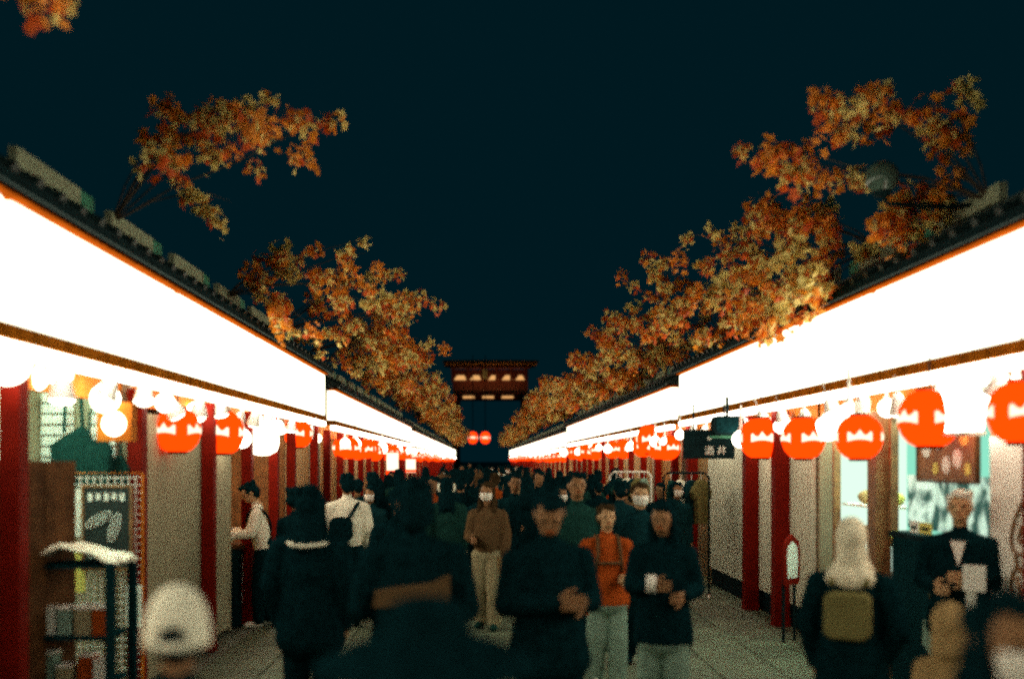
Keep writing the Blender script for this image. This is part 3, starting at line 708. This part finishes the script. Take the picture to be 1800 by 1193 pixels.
for i in range(4):
    c = MB().lathe([(.55, 0), (.5, .3), (.5, CAMZ+107.5*s_)], 14, 0, ((-62, -58, 58, 62)[i]*s_, 0, 0)); c.build('column', M['gred'], t)
for x, lab in ((831, 'great red lantern under the gate, the one closer to the white-capped side'), (853, 'great red lantern under the gate with a dark centre mark')):
    Yl = 130.; o = make_lantern(1.3, 20, False, R(-90)); o.location = (px(x, Yl), Yl, pz(769, Yl)); o.scale = (1, 1, 1.2); tag(o, lab, 'lantern', 'great lanterns of the temple gate')
    MB().tube([(0, 0, .75), (0, 0, 9.)], .05, 6).build('cord', M['dark'], o)

# ---------------------------------------------------------------- people
class Body:
    """union of tapered limbs, fused into one continuous skin"""
    def __init__(s, h): s.h = h; s.p = []
    def cone(s, a, b, r0, r1, tg, el=None):      # el: depth/width ratio in local y
        s.p.append((Vector(a), Vector(b), r0, r1, tg, el))
    def ell(s, c, r, tg): s.p.append((Vector(c), None, Vector(r), None, tg, None))
def prim_mesh(v, f, pr, h, M4):
    a, b, r0, r1, tg, el = pr; n0 = len(v)
    if b is None:
        NU, NV = 14, 9
        for j in range(NV+1):
            th = math.pi*j/NV
            for i in range(NU):
                ph = 2*math.pi*i/NU
                p = Vector((a.x+r0.x*math.sin(th)*math.cos(ph), a.y+r0.y*math.sin(th)*math.sin(ph), a.z+r0.z*math.cos(th)))
                v.append(tuple((M4 @ p)*h))
        rows, seg = NV+1, NU
    else:
        d = b-a; L = d.length; d = d/L if L > 1e-6 else Vector((0, 0, 1))
        if el is not None: u = Vector((1, 0, 0)); w_ = d.cross(u).normalized(); u = w_.cross(d)
        else: u = d.orthogonal().normalized(); w_ = d.cross(u)
        st = [(-math.sin(t_)*r0, r0*math.cos(t_), 0) for t_ in (R(88), R(50), R(22))] + [(L*k/5, r0+(r1-r0)*k/5, 1) for k in range(6)] + [(L+math.sin(t_)*r1, r1*math.cos(t_), 0) for t_ in (R(22), R(50), R(88))]
        seg = 12
        for ax, rr, _ in st:
            if el is not None and ax < 0: ax *= .6
            if el is not None and ax > L: ax = L+(ax-L)*.6
            for i in range(seg):
                ph = 2*math.pi*i/seg
                p = a + d*ax + u*(rr*math.cos(ph)) + w_*(rr*math.sin(ph)*(el if el is not None else 1))
                v.append(tuple((M4 @ p)*h))
        rows = len(st)
    for j in range(rows-1):
        for i in range(seg):
            q = n0+j*seg+i; r_ = n0+j*seg+(i+1) % seg
            f.append((q, r_, r_+seg, q+seg))
    f.append(tuple(n0+i for i in range(seg))[::-1]); f.append(tuple(n0+(rows-1)*seg+i for i in range(seg)))
def prim_dist(P, pr, h, Minv):
    a, b, r0, r1, tg, el = pr
    Q = P/h; Mi = np.array(Minv)
    Q = Q @ Mi[:3, :3].T + Mi[:3, 3]
    if b is None:
        r = np.array(r0); k = np.linalg.norm((Q-np.array(a))/r, axis=1); return (k-1)*min(r)
    A = np.array(a); B = np.array(b); d = B-A; L2 = d@d
    t_ = np.clip(((Q-A)@d)/max(L2, 1e-9), 0, 1); O = Q-(A+t_[:, None]*d)
    if el is not None: O = O*np.array([1, 1/el, 1])
    return np.linalg.norm(O, axis=1)-(r0+(r1-r0)*t_)
def fuse(name, groups, h, vox, tags, mats, folds=.004, smooth_it=4, coat=0):
    """groups: list of (matrix, prims)"""
    v, f = [], []
    for M4, prims in groups:
        for pr in prims: prim_mesh(v, f, pr, h, M4)
    me = bpy.data.meshes.new('tmp'); me.from_pydata(v, [], f)
    bm = bmesh.new(); bm.from_mesh(me); bmesh.ops.recalc_face_normals(bm, faces=bm.faces); bm.to_mesh(me); bm.free()
    o = bpy.data.objects.new('tmp', me); C.objects.link(o)
    md = o.modifiers.new('r', 'REMESH'); md.mode = 'VOXEL'; md.voxel_size = vox
    sm = o.modifiers.new('s', 'SMOOTH'); sm.factor = .5; sm.iterations = smooth_it
    bpy.context.view_layer.update()
    out = bpy.data.meshes.new_from_object(o.evaluated_get(bpy.context.evaluated_depsgraph_get()))
    bpy.data.objects.remove(o); out.name = name
    nV = len(out.vertices); co = np.empty(nV*3); out.vertices.foreach_get('co', co); co = co.reshape(-1, 3)
    nP = len(out.polygons); ce = np.empty(nP*3); out.polygons.foreach_get('center', ce); ce = ce.reshape(-1, 3)
    allp = [(pr, M4.inverted()) for M4, ps in groups for pr in ps]
    D = np.stack([prim_dist(ce, pr, h, Mi) for pr, Mi in allp]); idx = D.argmin(0)
    tg = [tags[pr[4]] for pr, _ in allp]
    out.materials.clear()
    for m in mats: out.materials.append(m)
    mi = [tg[i] for i in idx]
    if coat: mi = [1 if (m_ == 2 and ce[i][2] > coat*h) else 2 if (m_ == 1 and ce[i][2] < coat*h and abs(ce[i][0]) < .105*h) else m_ for i, m_ in enumerate(mi)]
    out.polygons.foreach_set('material_index', mi)
    if folds:
        nr = np.empty(nV*3); out.vertices.foreach_get('normal', nr); nr = nr.reshape(-1, 3)
        Dv = np.stack([prim_dist(co, pr, h, Mi) for pr, Mi in allp]); iv = Dv.argmin(0)
        for i in range(nV):
            if allp[iv[i]][0][4] in ('top', 'bottom', 'hair'):
                c = co[i]; hr_ = allp[iv[i]][0][4] == 'hair'; k = (noise.noise(Vector((c[0]*45, c[1]*45, c[2]*7)))+.7*noise.noise(Vector((c[0]*20, c[1]*20, c[2]*12)))) if hr_ else noise.noise(Vector((c[0]*14, c[1]*14, c[2]*5)))+.6*noise.noise(Vector((c[0]*26+5, c[1]*26, c[2]*16)))
                co[i] += nr[i]*(k*folds)
        out.vertices.foreach_set('co', co.ravel())
    out.polygons.foreach_set('use_smooth', [True]*nP); out.update()
    return out
I4 = Matrix.Identity(4)
def rot_about(p, ax, ang): return Matrix.Translation(p) @ Matrix.Rotation(ang, 4, ax) @ Matrix.Translation(-Vector(p))
ARMS = {'down': ((.128, .02, .64), (.128, -.025, .495)), 'phone': ((.125, .0, .64), (.045, -.15, .66)), 'reach': ((.12, -.05, .66), (.11, -.21, .66)), 'hold': ((.13, .01, .63), (.08, -.13, .62)),
        'pocket': ((.14, .04, .63), (.10, -.02, .52)), 'strap': ((.135, .0, .66), (.05, -.095, .755)), 'swing': ((.13, .06, .645), (.125, .03, .49)), 'fwd': ((.13, -.01, .64), (.12, -.10, .52))}
def person(label, X, Y, h, face, top, bottom, shoe='black', hair='hair', style='short', skin='skin', arms=('down', 'down'), coat=0., baggy=.008, pitch=0., yaw=0., bend=0., stride=.02, mask=False, vox=.011, wide=1., group=None, hood=False, detail=True, loc=True, hem=None):
    t = thing('person', label, 'person', (X, Y, 0), face, group)
    lo, up, hd = [], [], []
    def cn(L_, a, b, r0, r1, tg, el=None): L_.append((Vector(a), Vector(b), r0, r1, tg, el))
    def el(L_, c, r, tg): L_.append((Vector(c), None, Vector(r), None, tg, None))
    for sx in (-1, 1):
        st = stride*sx
        hip = (sx*.052, 0, .50); kn = (sx*.056, -.012-st*.7, .275); an = (sx*.058, .012-st*1.6, .06)
        cn(lo, hip, kn, .052+baggy*.4, .037+baggy, 'bottom'); cn(lo, kn, an, .037+baggy, .025+baggy*1.2, 'bottom')
        cn(lo, (an[0], an[1]+.005, .028), (sx*.066, an[1]-.085, .020), .026, .021, 'shoe')
    cn(lo, (0, 0, .49), (0, 0, .57), .088*wide, .086*wide, 'bottom', .68)
    tt = 'top'
    cn(up, (0, 0, .56), (0, 0, .69), .086*wide+baggy*.5, .100*wide, tt, .66); cn(up, (0, 0, .69), (0, 0, .775), .100*wide, .088*wide, tt, .62)
    for sx in (-1, 1): cn(up, (0, .006, .812), (sx*.088*wide, .004, .782), .038, .034, tt)
    cn(up, (0, .004, .80), (0, .002, .835), .055, .036, tt, .8)
    if coat: cn(up if bend < .1 else lo, (0, 0, .60), (0, .0, coat), .092*wide+baggy*.5, .108*wide+baggy, tt, .72)
    if hem: cn(lo, (0, -.01, .52), (0, -.01, .44), .100*wide, .112*wide, 'hem', .75)
    wr = []
    for sx, an in zip((-1, 1), arms):
        e, w_ = ARMS[an]; e = Vector((sx*e[0]*wide, e[1], e[2])); w_ = Vector((sx*w_[0], w_[1], w_[2])); sh = Vector((sx*.100*wide, .004, .776))
        cn(up, sh, e, .036+baggy*.3, .030+baggy*.5, tt); cn(up, e, w_, .030+baggy*.5, .022+baggy*.4, tt); wr.append((e, w_, sx))
    cn(hd, (0, .004, .82), (0, -.008, .885), .031, .029, 'skin')
    el(hd, (0, -.010, .936), (.0435, .055, .064), 'skin'); el(hd, (0, -.032, .898), (.031, .032, .026), 'skin')
    if detail:
        cn(hd, (0, -.063, .940), (0, -.0725, .921), .005, .0085, 'skin'); el(hd, (0, -.058, .949), (.03, .008, .007), 'skin'); el(hd, (0, -.060, .898), (.014, .008, .006), 'skin')
        for sx in (-1, 1): el(hd, (sx*.044, .004, .930), (.007, .013, .019), 'skin')
    Mb = rot_about((0, 0, .53), 'X', bend)
    Mh = Mb @ rot_about((0, 0, .875), 'Z', yaw) @ rot_about((0, .0, .875), 'X', pitch)
    tags = {'skin': 0, 'top': 1, 'bottom': 2, 'shoe': 3, 'hem': 4}
    me = fuse('body', [(I4, lo), (Mb, up), (Mh, hd)], h, vox, tags, [M[skin], M[top], M[bottom], M[shoe], M[hem or top]],   .006 if detail else 0, 4, (coat-.012) if coat else 0)
    # hands joined to the same body mesh
    v, f = [], []
    def hc(a, b, r0, r1): prim_mesh(v, f, (Vector(a), Vector(b), r0, r1, 'skin', None), h, Mb)
    for e, w_, sx in wr:
        d = (w_-e).normalized(); side = Vector((sx, 0, 0)); side = (side-d*side.dot(d)).normalized(); nrm = d.cross(side)
        if not detail:
            hc(w_, w_+d*.05, .018, .016); continue
        for q in range(4):   # palm rays and fingers
            off = nrm*(q-1.5)*.0115
            k0 = w_+d*.012+off*.7; k1 = w_+d*.052+off; ln = (.040, .046, .043, .034)[q]
            c = -side*.012
            k2 = k1+d*ln*.5+c*.6; k3 = k2+d*ln*.4+c*1.5
            hc(k0, k1, .0085, .0078); hc(k1, k2, .0062, .0056); hc(k2, k3, .0056, .0046)
        th0 = w_+d*.018-nrm*.014*1; th1 = th0+d*.022-nrm*.020-side*.006; th2 = th1+d*.022-nrm*.006-side*.006
        hc(th0, th1, .0085, .0070); hc(th1, th2, .0068, .0052)
    hm = bpy.data.meshes.new('h'); hm.from_pydata(v, [], f)
    bm = bmesh.new(); bm.from_mesh(me); n1 = len(bm.faces); bm.from_mesh(hm); bm.faces.ensure_lookup_table()
    newf = bm.faces[n1:]
    bmesh.ops.recalc_face_normals(bm, faces=newf)
    for q in newf: q.material_index = 0; q.smooth = True
    bm.to_mesh(me); bm.free(); bpy.data.meshes.remove(hm)
    body = link('body', me, t)
    # hair
    hp = []
    if style in ('short', 'long', 'bob', 'tuft'):
        el(hp, (0, .005, .949), (.047, .0565, .057), 'hair'); el(hp, (.008, -.032, .984), (.034, .030, .017), 'hair'); el(hp, (0, .026, .915), (.041, .032, .042), 'hair')
        for q in range(14): a_ = q*.9+h*7; el(hp, (.040*math.cos(a_), .012+.044*math.sin(a_), .955+.035*math.sin(q*2.3)), (.014, .014, .02), 'hair')
        if style == 'long':
            cn(hp, (0, .020, .93), (0, .050, .79), .050, .054, 'hair', .55)
            for q in range(7): cn(hp, (-.045+.015*q, .03, .88), (-.055+.018*q, .055, .735+.02*math.sin(q*2.1)), .014, .007, 'hair')
            for sx in (-1, 1): cn(hp, (sx*.042, -.008, .945), (sx*.052, -.022, .80), .014, .018, 'hair')
        if style == 'bob':
            for sx in (-1, 1): cn(hp, (sx*.040, -.005, .945), (sx*.044, -.008, .885), .016, .018, 'hair')
            cn(hp, (0, .03, .93), (0, .035, .875), .048, .046, 'hair', .7)
    if style == 'hijab':
        el(hp, (0, .006, .945), (.053, .062, .068), 'hair'); cn(hp, (0, .008, .93), (0, .0, .84), .050, .058, 'hair', .95); cn(hp, (0, 0, .85), (0, .004, .80), .062, .098, 'hair', .72)
    if style == 'hood':
        el(hp, (0, .012, .945), (.058, .066, .070), 'hair'); cn(hp, (0, .02, .93), (0, .02, .84), .056, .060, 'hair', .9)
    if hp:
        hme = fuse('hair', [(Mh, hp)], h, vox, {'hair': 0}, [M[hair]], .012 if style in ('short', 'long', 'bob') else .006, 1)
        link({'hijab': 'headscarf', 'hood': 'hood'}.get(style, 'hair'), hme, t)
    def on_head(mb, name, m, smooth=True):
        mb.v = [tuple((Mh @ Vector(p))*h) for p in mb.v]; return mb.build(name, m, t, smooth)
    if detail and style != 'cap':
        for sx in (-1, 1): on_head(MB().lathe([(.0008, -.005), (.005, -.003), (.006, 0), (.005, .003), (.0008, .005)], 8, 0, (sx*.019, -.0605, .939), 1, .5), 'eye', M['hair'])
        if not mask: on_head(MB().box(-.013, .013, -.0695, -.060, .9035, .9065), 'mouth', M['rust'])
    if mask:
        mk = MB(); N = 10
        for i in range(N+1):
            a = R(-62+124*i/N)
            for z, rr in ((.878, .046), (.898, .062), (.918, .067), (.931, .0625)):
                mk.v.append((rr*math.sin(a)*.74, -.012-rr*math.cos(a), z))
        for i in range(N):
            for j in range(3): q = i*4+j; mk.face((q, q+4, q+5, q+1))
        on_head(mk, 'face_mask', M['white'])
    t['hh'] = h
    return t, Mb, Mh
def on_body(t, Mb, h, mb, name, m, smooth=True):
    mb.v = [tuple((Mb @ Vector(p))*h) for p in mb.v]; return mb.build(name, M[m], t, smooth)
def strap(t, Mb, h, m, w_=.012, s=1):    # band over one shoulder, across chest and back
    pts = []
    for k in range(21):
        a = 2*math.pi*k/20
        x = s*(.075*math.cos(a)+.0); z = .70+.115*math.cos(a); y = -.078*math.sin(a)
        if abs(math.cos(a)) > .9: y *= 1.0
        pts.append((x, y-.0, z))
    on_body(t, Mb, h, MB().tube(pts, w_, 6), 'bag_strap', m)
def backpack(t, Mb, h, m, z0=.60, z1=.78, front=False):
    b_ = MB(); sg = -1 if front else 1
    b_.prism(rrect(-.075, .075, z0, z1, .03), .055, .125, lambda u, v, d: (u, sg*d, v))
    o = on_body(t, Mb, h, b_, 'backpack', m, False)
    md = o.modifiers.new('b', 'BEVEL'); md.width = .02; md.segments = 3
    return o
def straps2(t, Mb, h, m):
    for s_ in (-1, 1):
        on_body(t, Mb, h, MB().tube([(s_*.055, .07, .78), (s_*.058, .02, .832), (s_*.058, -.04, .82), (s_*.062, -.074, .74), (s_*.075, -.062, .64)], .010, 6), 'bag_strap', m)

PI = math.pi
def at(x, Y): return px(x, Y), Y
# white-capped head close to the camera, seen from behind
h = 1.57; t, Mb, Mh = person('person in a white cap seen from behind, close to the camera', *at(312, 2.9), h, PI+.15, 'black', 'black', style='cap', vox=.009)
hp = []; hp.append((Vector((0, .018, .915)), None, Vector((.046, .040, .045)), None, 'hair', None)); link('hair', fuse('hair', [(Mh, hp)], h, .008, {'hair': 0}, [M['hair']], .004, 2), t)
cp = MB(); NU, NV = 40, 14
for j in range(NV+1):
    th = R(90*j/NV)
    for i in range(NU):
        ph = 2*math.pi*i/NU; rr = math.cos(th)**.85 if j < NV else .001
        cp.v.append((.061*rr*math.cos(ph), .004+.070*rr*math.sin(ph), .902+.112*math.sin(th)**.9))
for j in range(NV):
    for i in range(NU):
        ph = (i+.5)/NU*360
        if abs(ph-90) < 24 and j == 1: continue
        if abs(ph-90) < 15 and j == 2: continue
        q = j*NU+i; r_ = j*NU+(i+1) % NU; cp.face((q, r_, r_+NU, q+NU))
cp.v = [tuple((Mh @ Vector(p))*h) for p in cp.v]; o = cp.build('cap', M['wcloth'], t, True); md = o.modifiers.new('s', 'SOLIDIFY'); md.thickness = .004; o['label'] = 'white cap with strap opening at the back'
bm_ = MB(); bm_.prism([(-.045, -.04), (.045, -.04), (.05, -.075), (.035, -.115), (0, -.128), (-.035, -.115), (-.05, -.075)], .905, .912, lambda u, v, d: (u, v, d)); bm_.v = [tuple((Mh @ Vector(p))*h) for p in bm_.v]; bm_.build('brim', M['wcloth'], o)
# man in white sweatshirt at the counter
h = 1.72; t, Mb, Mh = person('person in white sweatshirt with dark strap leaning to the shop counter', *at(462, 11.75), h, -PI/2+.12, 'wcloth', 'black', 'shoew', arms=('reach', 'reach'), baggy=.014, pitch=.35, bend=.16, skin='skinp', vox=.012)
strap(t, Mb, h, 'black', .010, 1)
# woman with long dark hair seen from behind
h = 1.79; t, Mb, Mh = person('person with long dark hair and pale collar, dark coat, seen from behind', *at(545, 6.5), h, PI-.1, 'black', 'black', style='long', coat=.44, baggy=.012, wide=1.12)
on_body(t, Mb, h, MB().tube([(-.075, .03, .795), (-.05, .068, .79), (0, .080, .786), (.05, .068, .79), (.075, .03, .795)], .007, 6), 'collar', 'wcloth')
# white sweatshirt with dark crossbody bag seen from behind
h = 1.80; t, Mb, Mh = person('person in white sweatshirt seen from behind with a black crossbody bag', *at(610, 11.8), h, PI+.2, 'wcloth', 'black', 'black', arms=('fwd', 'fwd'), baggy=.016, wide=1.1, pitch=.1, vox=.012)
strap(t, Mb, h, 'black', .012, -1)
b_ = MB(); b_.prism(rrect(-.03, .12, .56, .72, .05), .06, .115, lambda u, v, d: (u, d, v)); on_body(t, Mb, h, b_, 'shoulder_bag', 'black', False)
# big dark central person with rust hem
h = 1.86; t, Mb, Mh = person('tall person in black coat with a brown waist bag in the middle of the street', *at(728, 5.3), h, PI+.05, 'black', 'black', style='bob', coat=.455, baggy=.02, wide=1.16, arms=('hold', 'hold'))
on_body(t, Mb, h, MB().prism([(-.10, .655), (.11, .650), (.105, .69), (.05, .70), (-.05, .712), (-.10, .735)], .085, .135, lambda u, v, d: (u, d, v)), 'waist_bag', 'brown', False)
# wide black hat close to the camera
h = 1.60; t, Mb, Mh = person('person under a wide black hat at the lower centre edge', *at(752, 2.35), h, PI, 'black', 'black', style='bob', wide=1.2, vox=.009)
hat = MB(); prof = [(.165, .915), (.168, .92), (.12, .945), (.068, .962), (.062, .985), (.052, 1.01), (.03, 1.018), (.001, 1.02)]
hat.lathe(prof, 36); hat.v = [tuple((Mh @ Vector(p))*h) for p in hat.v]; hat.build('hat', M['black'], t, True)
# woman in cream trousers with mask
h = 1.70; t, Mb, Mh = person('masked person in brown top and cream trousers walking towards the camera', *at(857, 11.6), h, -.25, 'brown', 'pants', 'dgreen', hair='hairb', style='long', baggy=.020, mask=True, arms=('hold', 'down'), stride=.03, vox=.012)
o = MB().box(.085*h, .15*h, -.06*h, .05*h, .36*h, .50*h).build('hand_bag', M['tan'], t)
# man looking down, dark clothes
h = 1.80; t, Mb, Mh = person('person in black looking down, black hair, right of centre', *at(965, 5.6), h, .35, 'black', 'black', style='short', coat=.46, baggy=.018, wide=1.15, pitch=.55, yaw=-.4, arms=('phone', 'phone'), vox=.009)
# man behind him
h = 1.84; t, Mb, Mh = person('person in dark green shirt with short black hair behind the one looking down', *at(1014, 9.4), h, .05, 'dgreen', 'black', style='short', wide=1.12, arms=('down', 'down'), baggy=.01)
# orange hoodie with backpack straps
h = 1.57; t, Mb, Mh = person('person in orange-rust hoodie with dark backpack straps and loose pale trousers', *at(1066, 8.6), h, .1, 'rust', 'tealp', 'shoew', hair='hairb', style='short', skin='skinp', baggy=.020, coat=.47, arms=('pocket', 'hold'), wide=1.08)
straps2(t, Mb, h, 'brown'); backpack(t, Mb, h, 'brown')
on_body(t, Mb, h, MB().tube([(-.06, -.088, .69), (.06, -.088, .69)], .008, 6), 'chest_strap', 'brown')
# masked man
h = 1.74; t, Mb, Mh = person('tall masked person in dark jacket between the orange hoodie and long-haired person', *at(1125, 9.6), h, -.05, 'navy', 'black', hair='hairb', style='short', mask=True, skin='skinp', baggy=.012, wide=1.1)
# woman black clothes pale teal trousers
h = 1.67; t, Mb, Mh = person('long-haired person in black coat and pale teal trousers holding a phone', *at(1166, 7.0), h, -.15, 'black', 'tealp', 'shoew', style='long', coat=.42, baggy=.018, wide=1.04, pitch=.2, yaw=-.25, arms=('phone', 'hold'))
on_body(t, Mb, h, MB().box(-.075, -.035, -.195, -.188, .64, .71), 'phone', 'white')
# hijab woman
h = 1.62; t, Mb, Mh = person('person in beige headscarf and black coat with an olive backpack, walking by the showcase', *at(1497, 5.6), h, PI-.5, 'black', 'black', hair='hijab', style='hijab', coat=.30, baggy=.02, wide=1.12, arms=('pocket', 'down'))
backpack(t, Mb, h, 'olive', .60, .76); straps2(t, Mb, h, 'olive')
# suit and leaflet
h = 1.74; t, Mb, Mh = person('white-haired person in black jacket holding a white leaflet before the showcase', *at(1688, 7.05), h, -.55, 'black', 'black', hair='hairw', style='short', skin='skinp', arms=('hold', 'phone'), coat=.45, baggy=.015, wide=1.1)
on_body(t, Mb, h, MB().prism([(-.028, .80), (.028, .80), (0, .70)], -.082, -.074, lambda u, v, d: (u, d, v)), 'shirt_front', 'white', False)
on_body(t, Mb, h, MB().box(.03, .11, -.215, -.208, .62, .72), 'leaflet', 'paper', False)
on_body(t, Mb, h, MB().box(.04, .075, -.20, -.195, .47, .62), 'paper_strip', 'paper', False)
# tan coat child
h = 1.30; t, Mb, Mh = person('small person in tan hooded coat between the leaflet holder and masked face', *at(1668, 4.5), h, PI-.4, 'tan', 'tan', hair='tan', style='hood', coat=.3, baggy=.006, wide=.78)
# masked face at the lower right corner
h = 1.63; t, Mb, Mh = person('masked person with black hair very close to the camera, lower right corner', *at(1768, 2.35), h, .12, 'black', 'black', style='long', mask=True, skin='skin', vox=.008)
# staff and strollers further back
mids = [(785, 12.5, 1.74, PI, 'dgreen', 'black', 'hair', 'long', 'person in dark green top with hair falling over pale earphones, facing away', ('down', 'swing')),
        (655, 13.5, 1.80, PI+.2, 'black', 'black', 'hair', 'short', 'person in black right behind the white sweatshirt with the bag', ('down', 'fwd')),
        (700, 9.0, 1.70, PI, 'black', 'black', 'hair', 'short', 'person in black partly hidden by the tall central coat', ('down', 'down')),
        (810, 15., 1.72, PI, 'black', 'pants', 'hair', 'short', 'person in black top and pale trousers ahead of the cream trousers', ('down', 'down')),
        (905, 13., 1.78, .1, 'navy', 'black', 'hair', 'short', 'person in navy facing the camera next to the cream trousers', ('down', 'hold')),
        (935, 16., 1.70, .0, 'tan', 'black', 'hairb', 'long', 'person in tan coat with brown hair in the crowd', ('down', 'down')),
        (985, 12., 1.66, .1, 'black', 'navy', 'hair', 'short', 'masked person in black over the shoulder of the one looking down', ('down', 'hold')),
        (1090, 12.5, 1.70, PI, 'navy', 'black', 'hair', 'short', 'person in navy passing the white clothes rack', ('down', 'down')),
        (520, 10.2, 1.68, PI-.6, 'black', 'black', 'hair', 'short', 'person in black between the two white sweatshirts', ('down', 'fwd')),
        (870, 17., 1.74, PI, 'rust', 'black', 'hairb', 'short', 'person in rust red jacket in the middle of the crowd', ('down', 'down'))]
for x, Y, h, fc, tp_, bt, hr, sty, lab, ar in mids:
    t, Mb, Mh = person(lab, *at(x, Y), h, fc, tp_, bt, hair=hr, style=sty, arms=ar, baggy=.012, wide=1.08, mask='masked' in lab, vox=.016, coat=.46)
    if 'earphones' in lab:
        for s_ in (-1, 1): on_body(t, Mh, h, MB().tube([(s_*.05, .02, .96), (s_*.058, .03, .93), (s_*.05, .035, .90)], .010, 6), 'pale_ribbon', 'wcloth')
# far crowd: archetypes copied
arch = []
for k, (tp_, bt, hr, sty, fc, msk) in enumerate((('black', 'black', 'hair', 'short', 0, False), ('navy', 'black', 'hair', 'bob', 0, True), ('black', 'pants', 'hair', 'long', 0, False), ('brown', 'black', 'hair', 'short', 0, False),
                                                 ('wcloth', 'black', 'hair', 'short', 0, False), ('dgreen', 'navy', 'hair', 'long', 0, True), ('tan', 'black', 'hair', 'bob', 0, False), ('rust', 'black', 'hair', 'short', 0, False))):
    t, _, _ = person('x', 0, 0, 1.70, 0, tp_, bt, hair=hr, style=sty, mask=msk, vox=.026, detail=False, baggy=.014, wide=1.08, coat=.47, stride=random.choice((-.03, .03)))
    arch.append(t)
cols = ['black', 'navy', 'black top and pale trousers', 'brown', 'white', 'dark green', 'tan', 'rust red']
used = set(); taken = []
rc = random.Random(5)
for k in range(100):
    k2 = rc.choices(range(8), (8, 7, 4, 4, 1, 5, 2, 1))[0]
    for _ in range(30):
        Y = 12.6*(75/12.6)**(k/99.)+rc.uniform(-.6, .6); X = rc.uniform(-2.1, 2.9)
        if all((X-a)**2+((Y-b_)*.8)**2 > .2 for a, b_ in taken): break
    taken.append((X, Y))
    o = arch[k2] if k2 not in used else copy_tree(arch[k2]); used.add(k2)
    o.location = (X, Y, 0); o.rotation_euler = (0, 0, rc.choice((0, PI, PI))+rc.uniform(-.4, .4)); sc = rc.uniform(.92, 1.07); o.scale = (sc,)*3
    tag(o, 'pedestrian in ' + cols[k2] + ' in the dense crowd ' + ('far down the street' if Y > 30 else 'past the second shop row'), 'person', 'crowd filling the far street')
for i, a in enumerate(arch):
    if i not in used:
        for c in list(a.children): bpy.data.objects.remove(c)
        bpy.data.objects.remove(a)
for o in S.objects:
    if 'hh' in o: del o['hh']
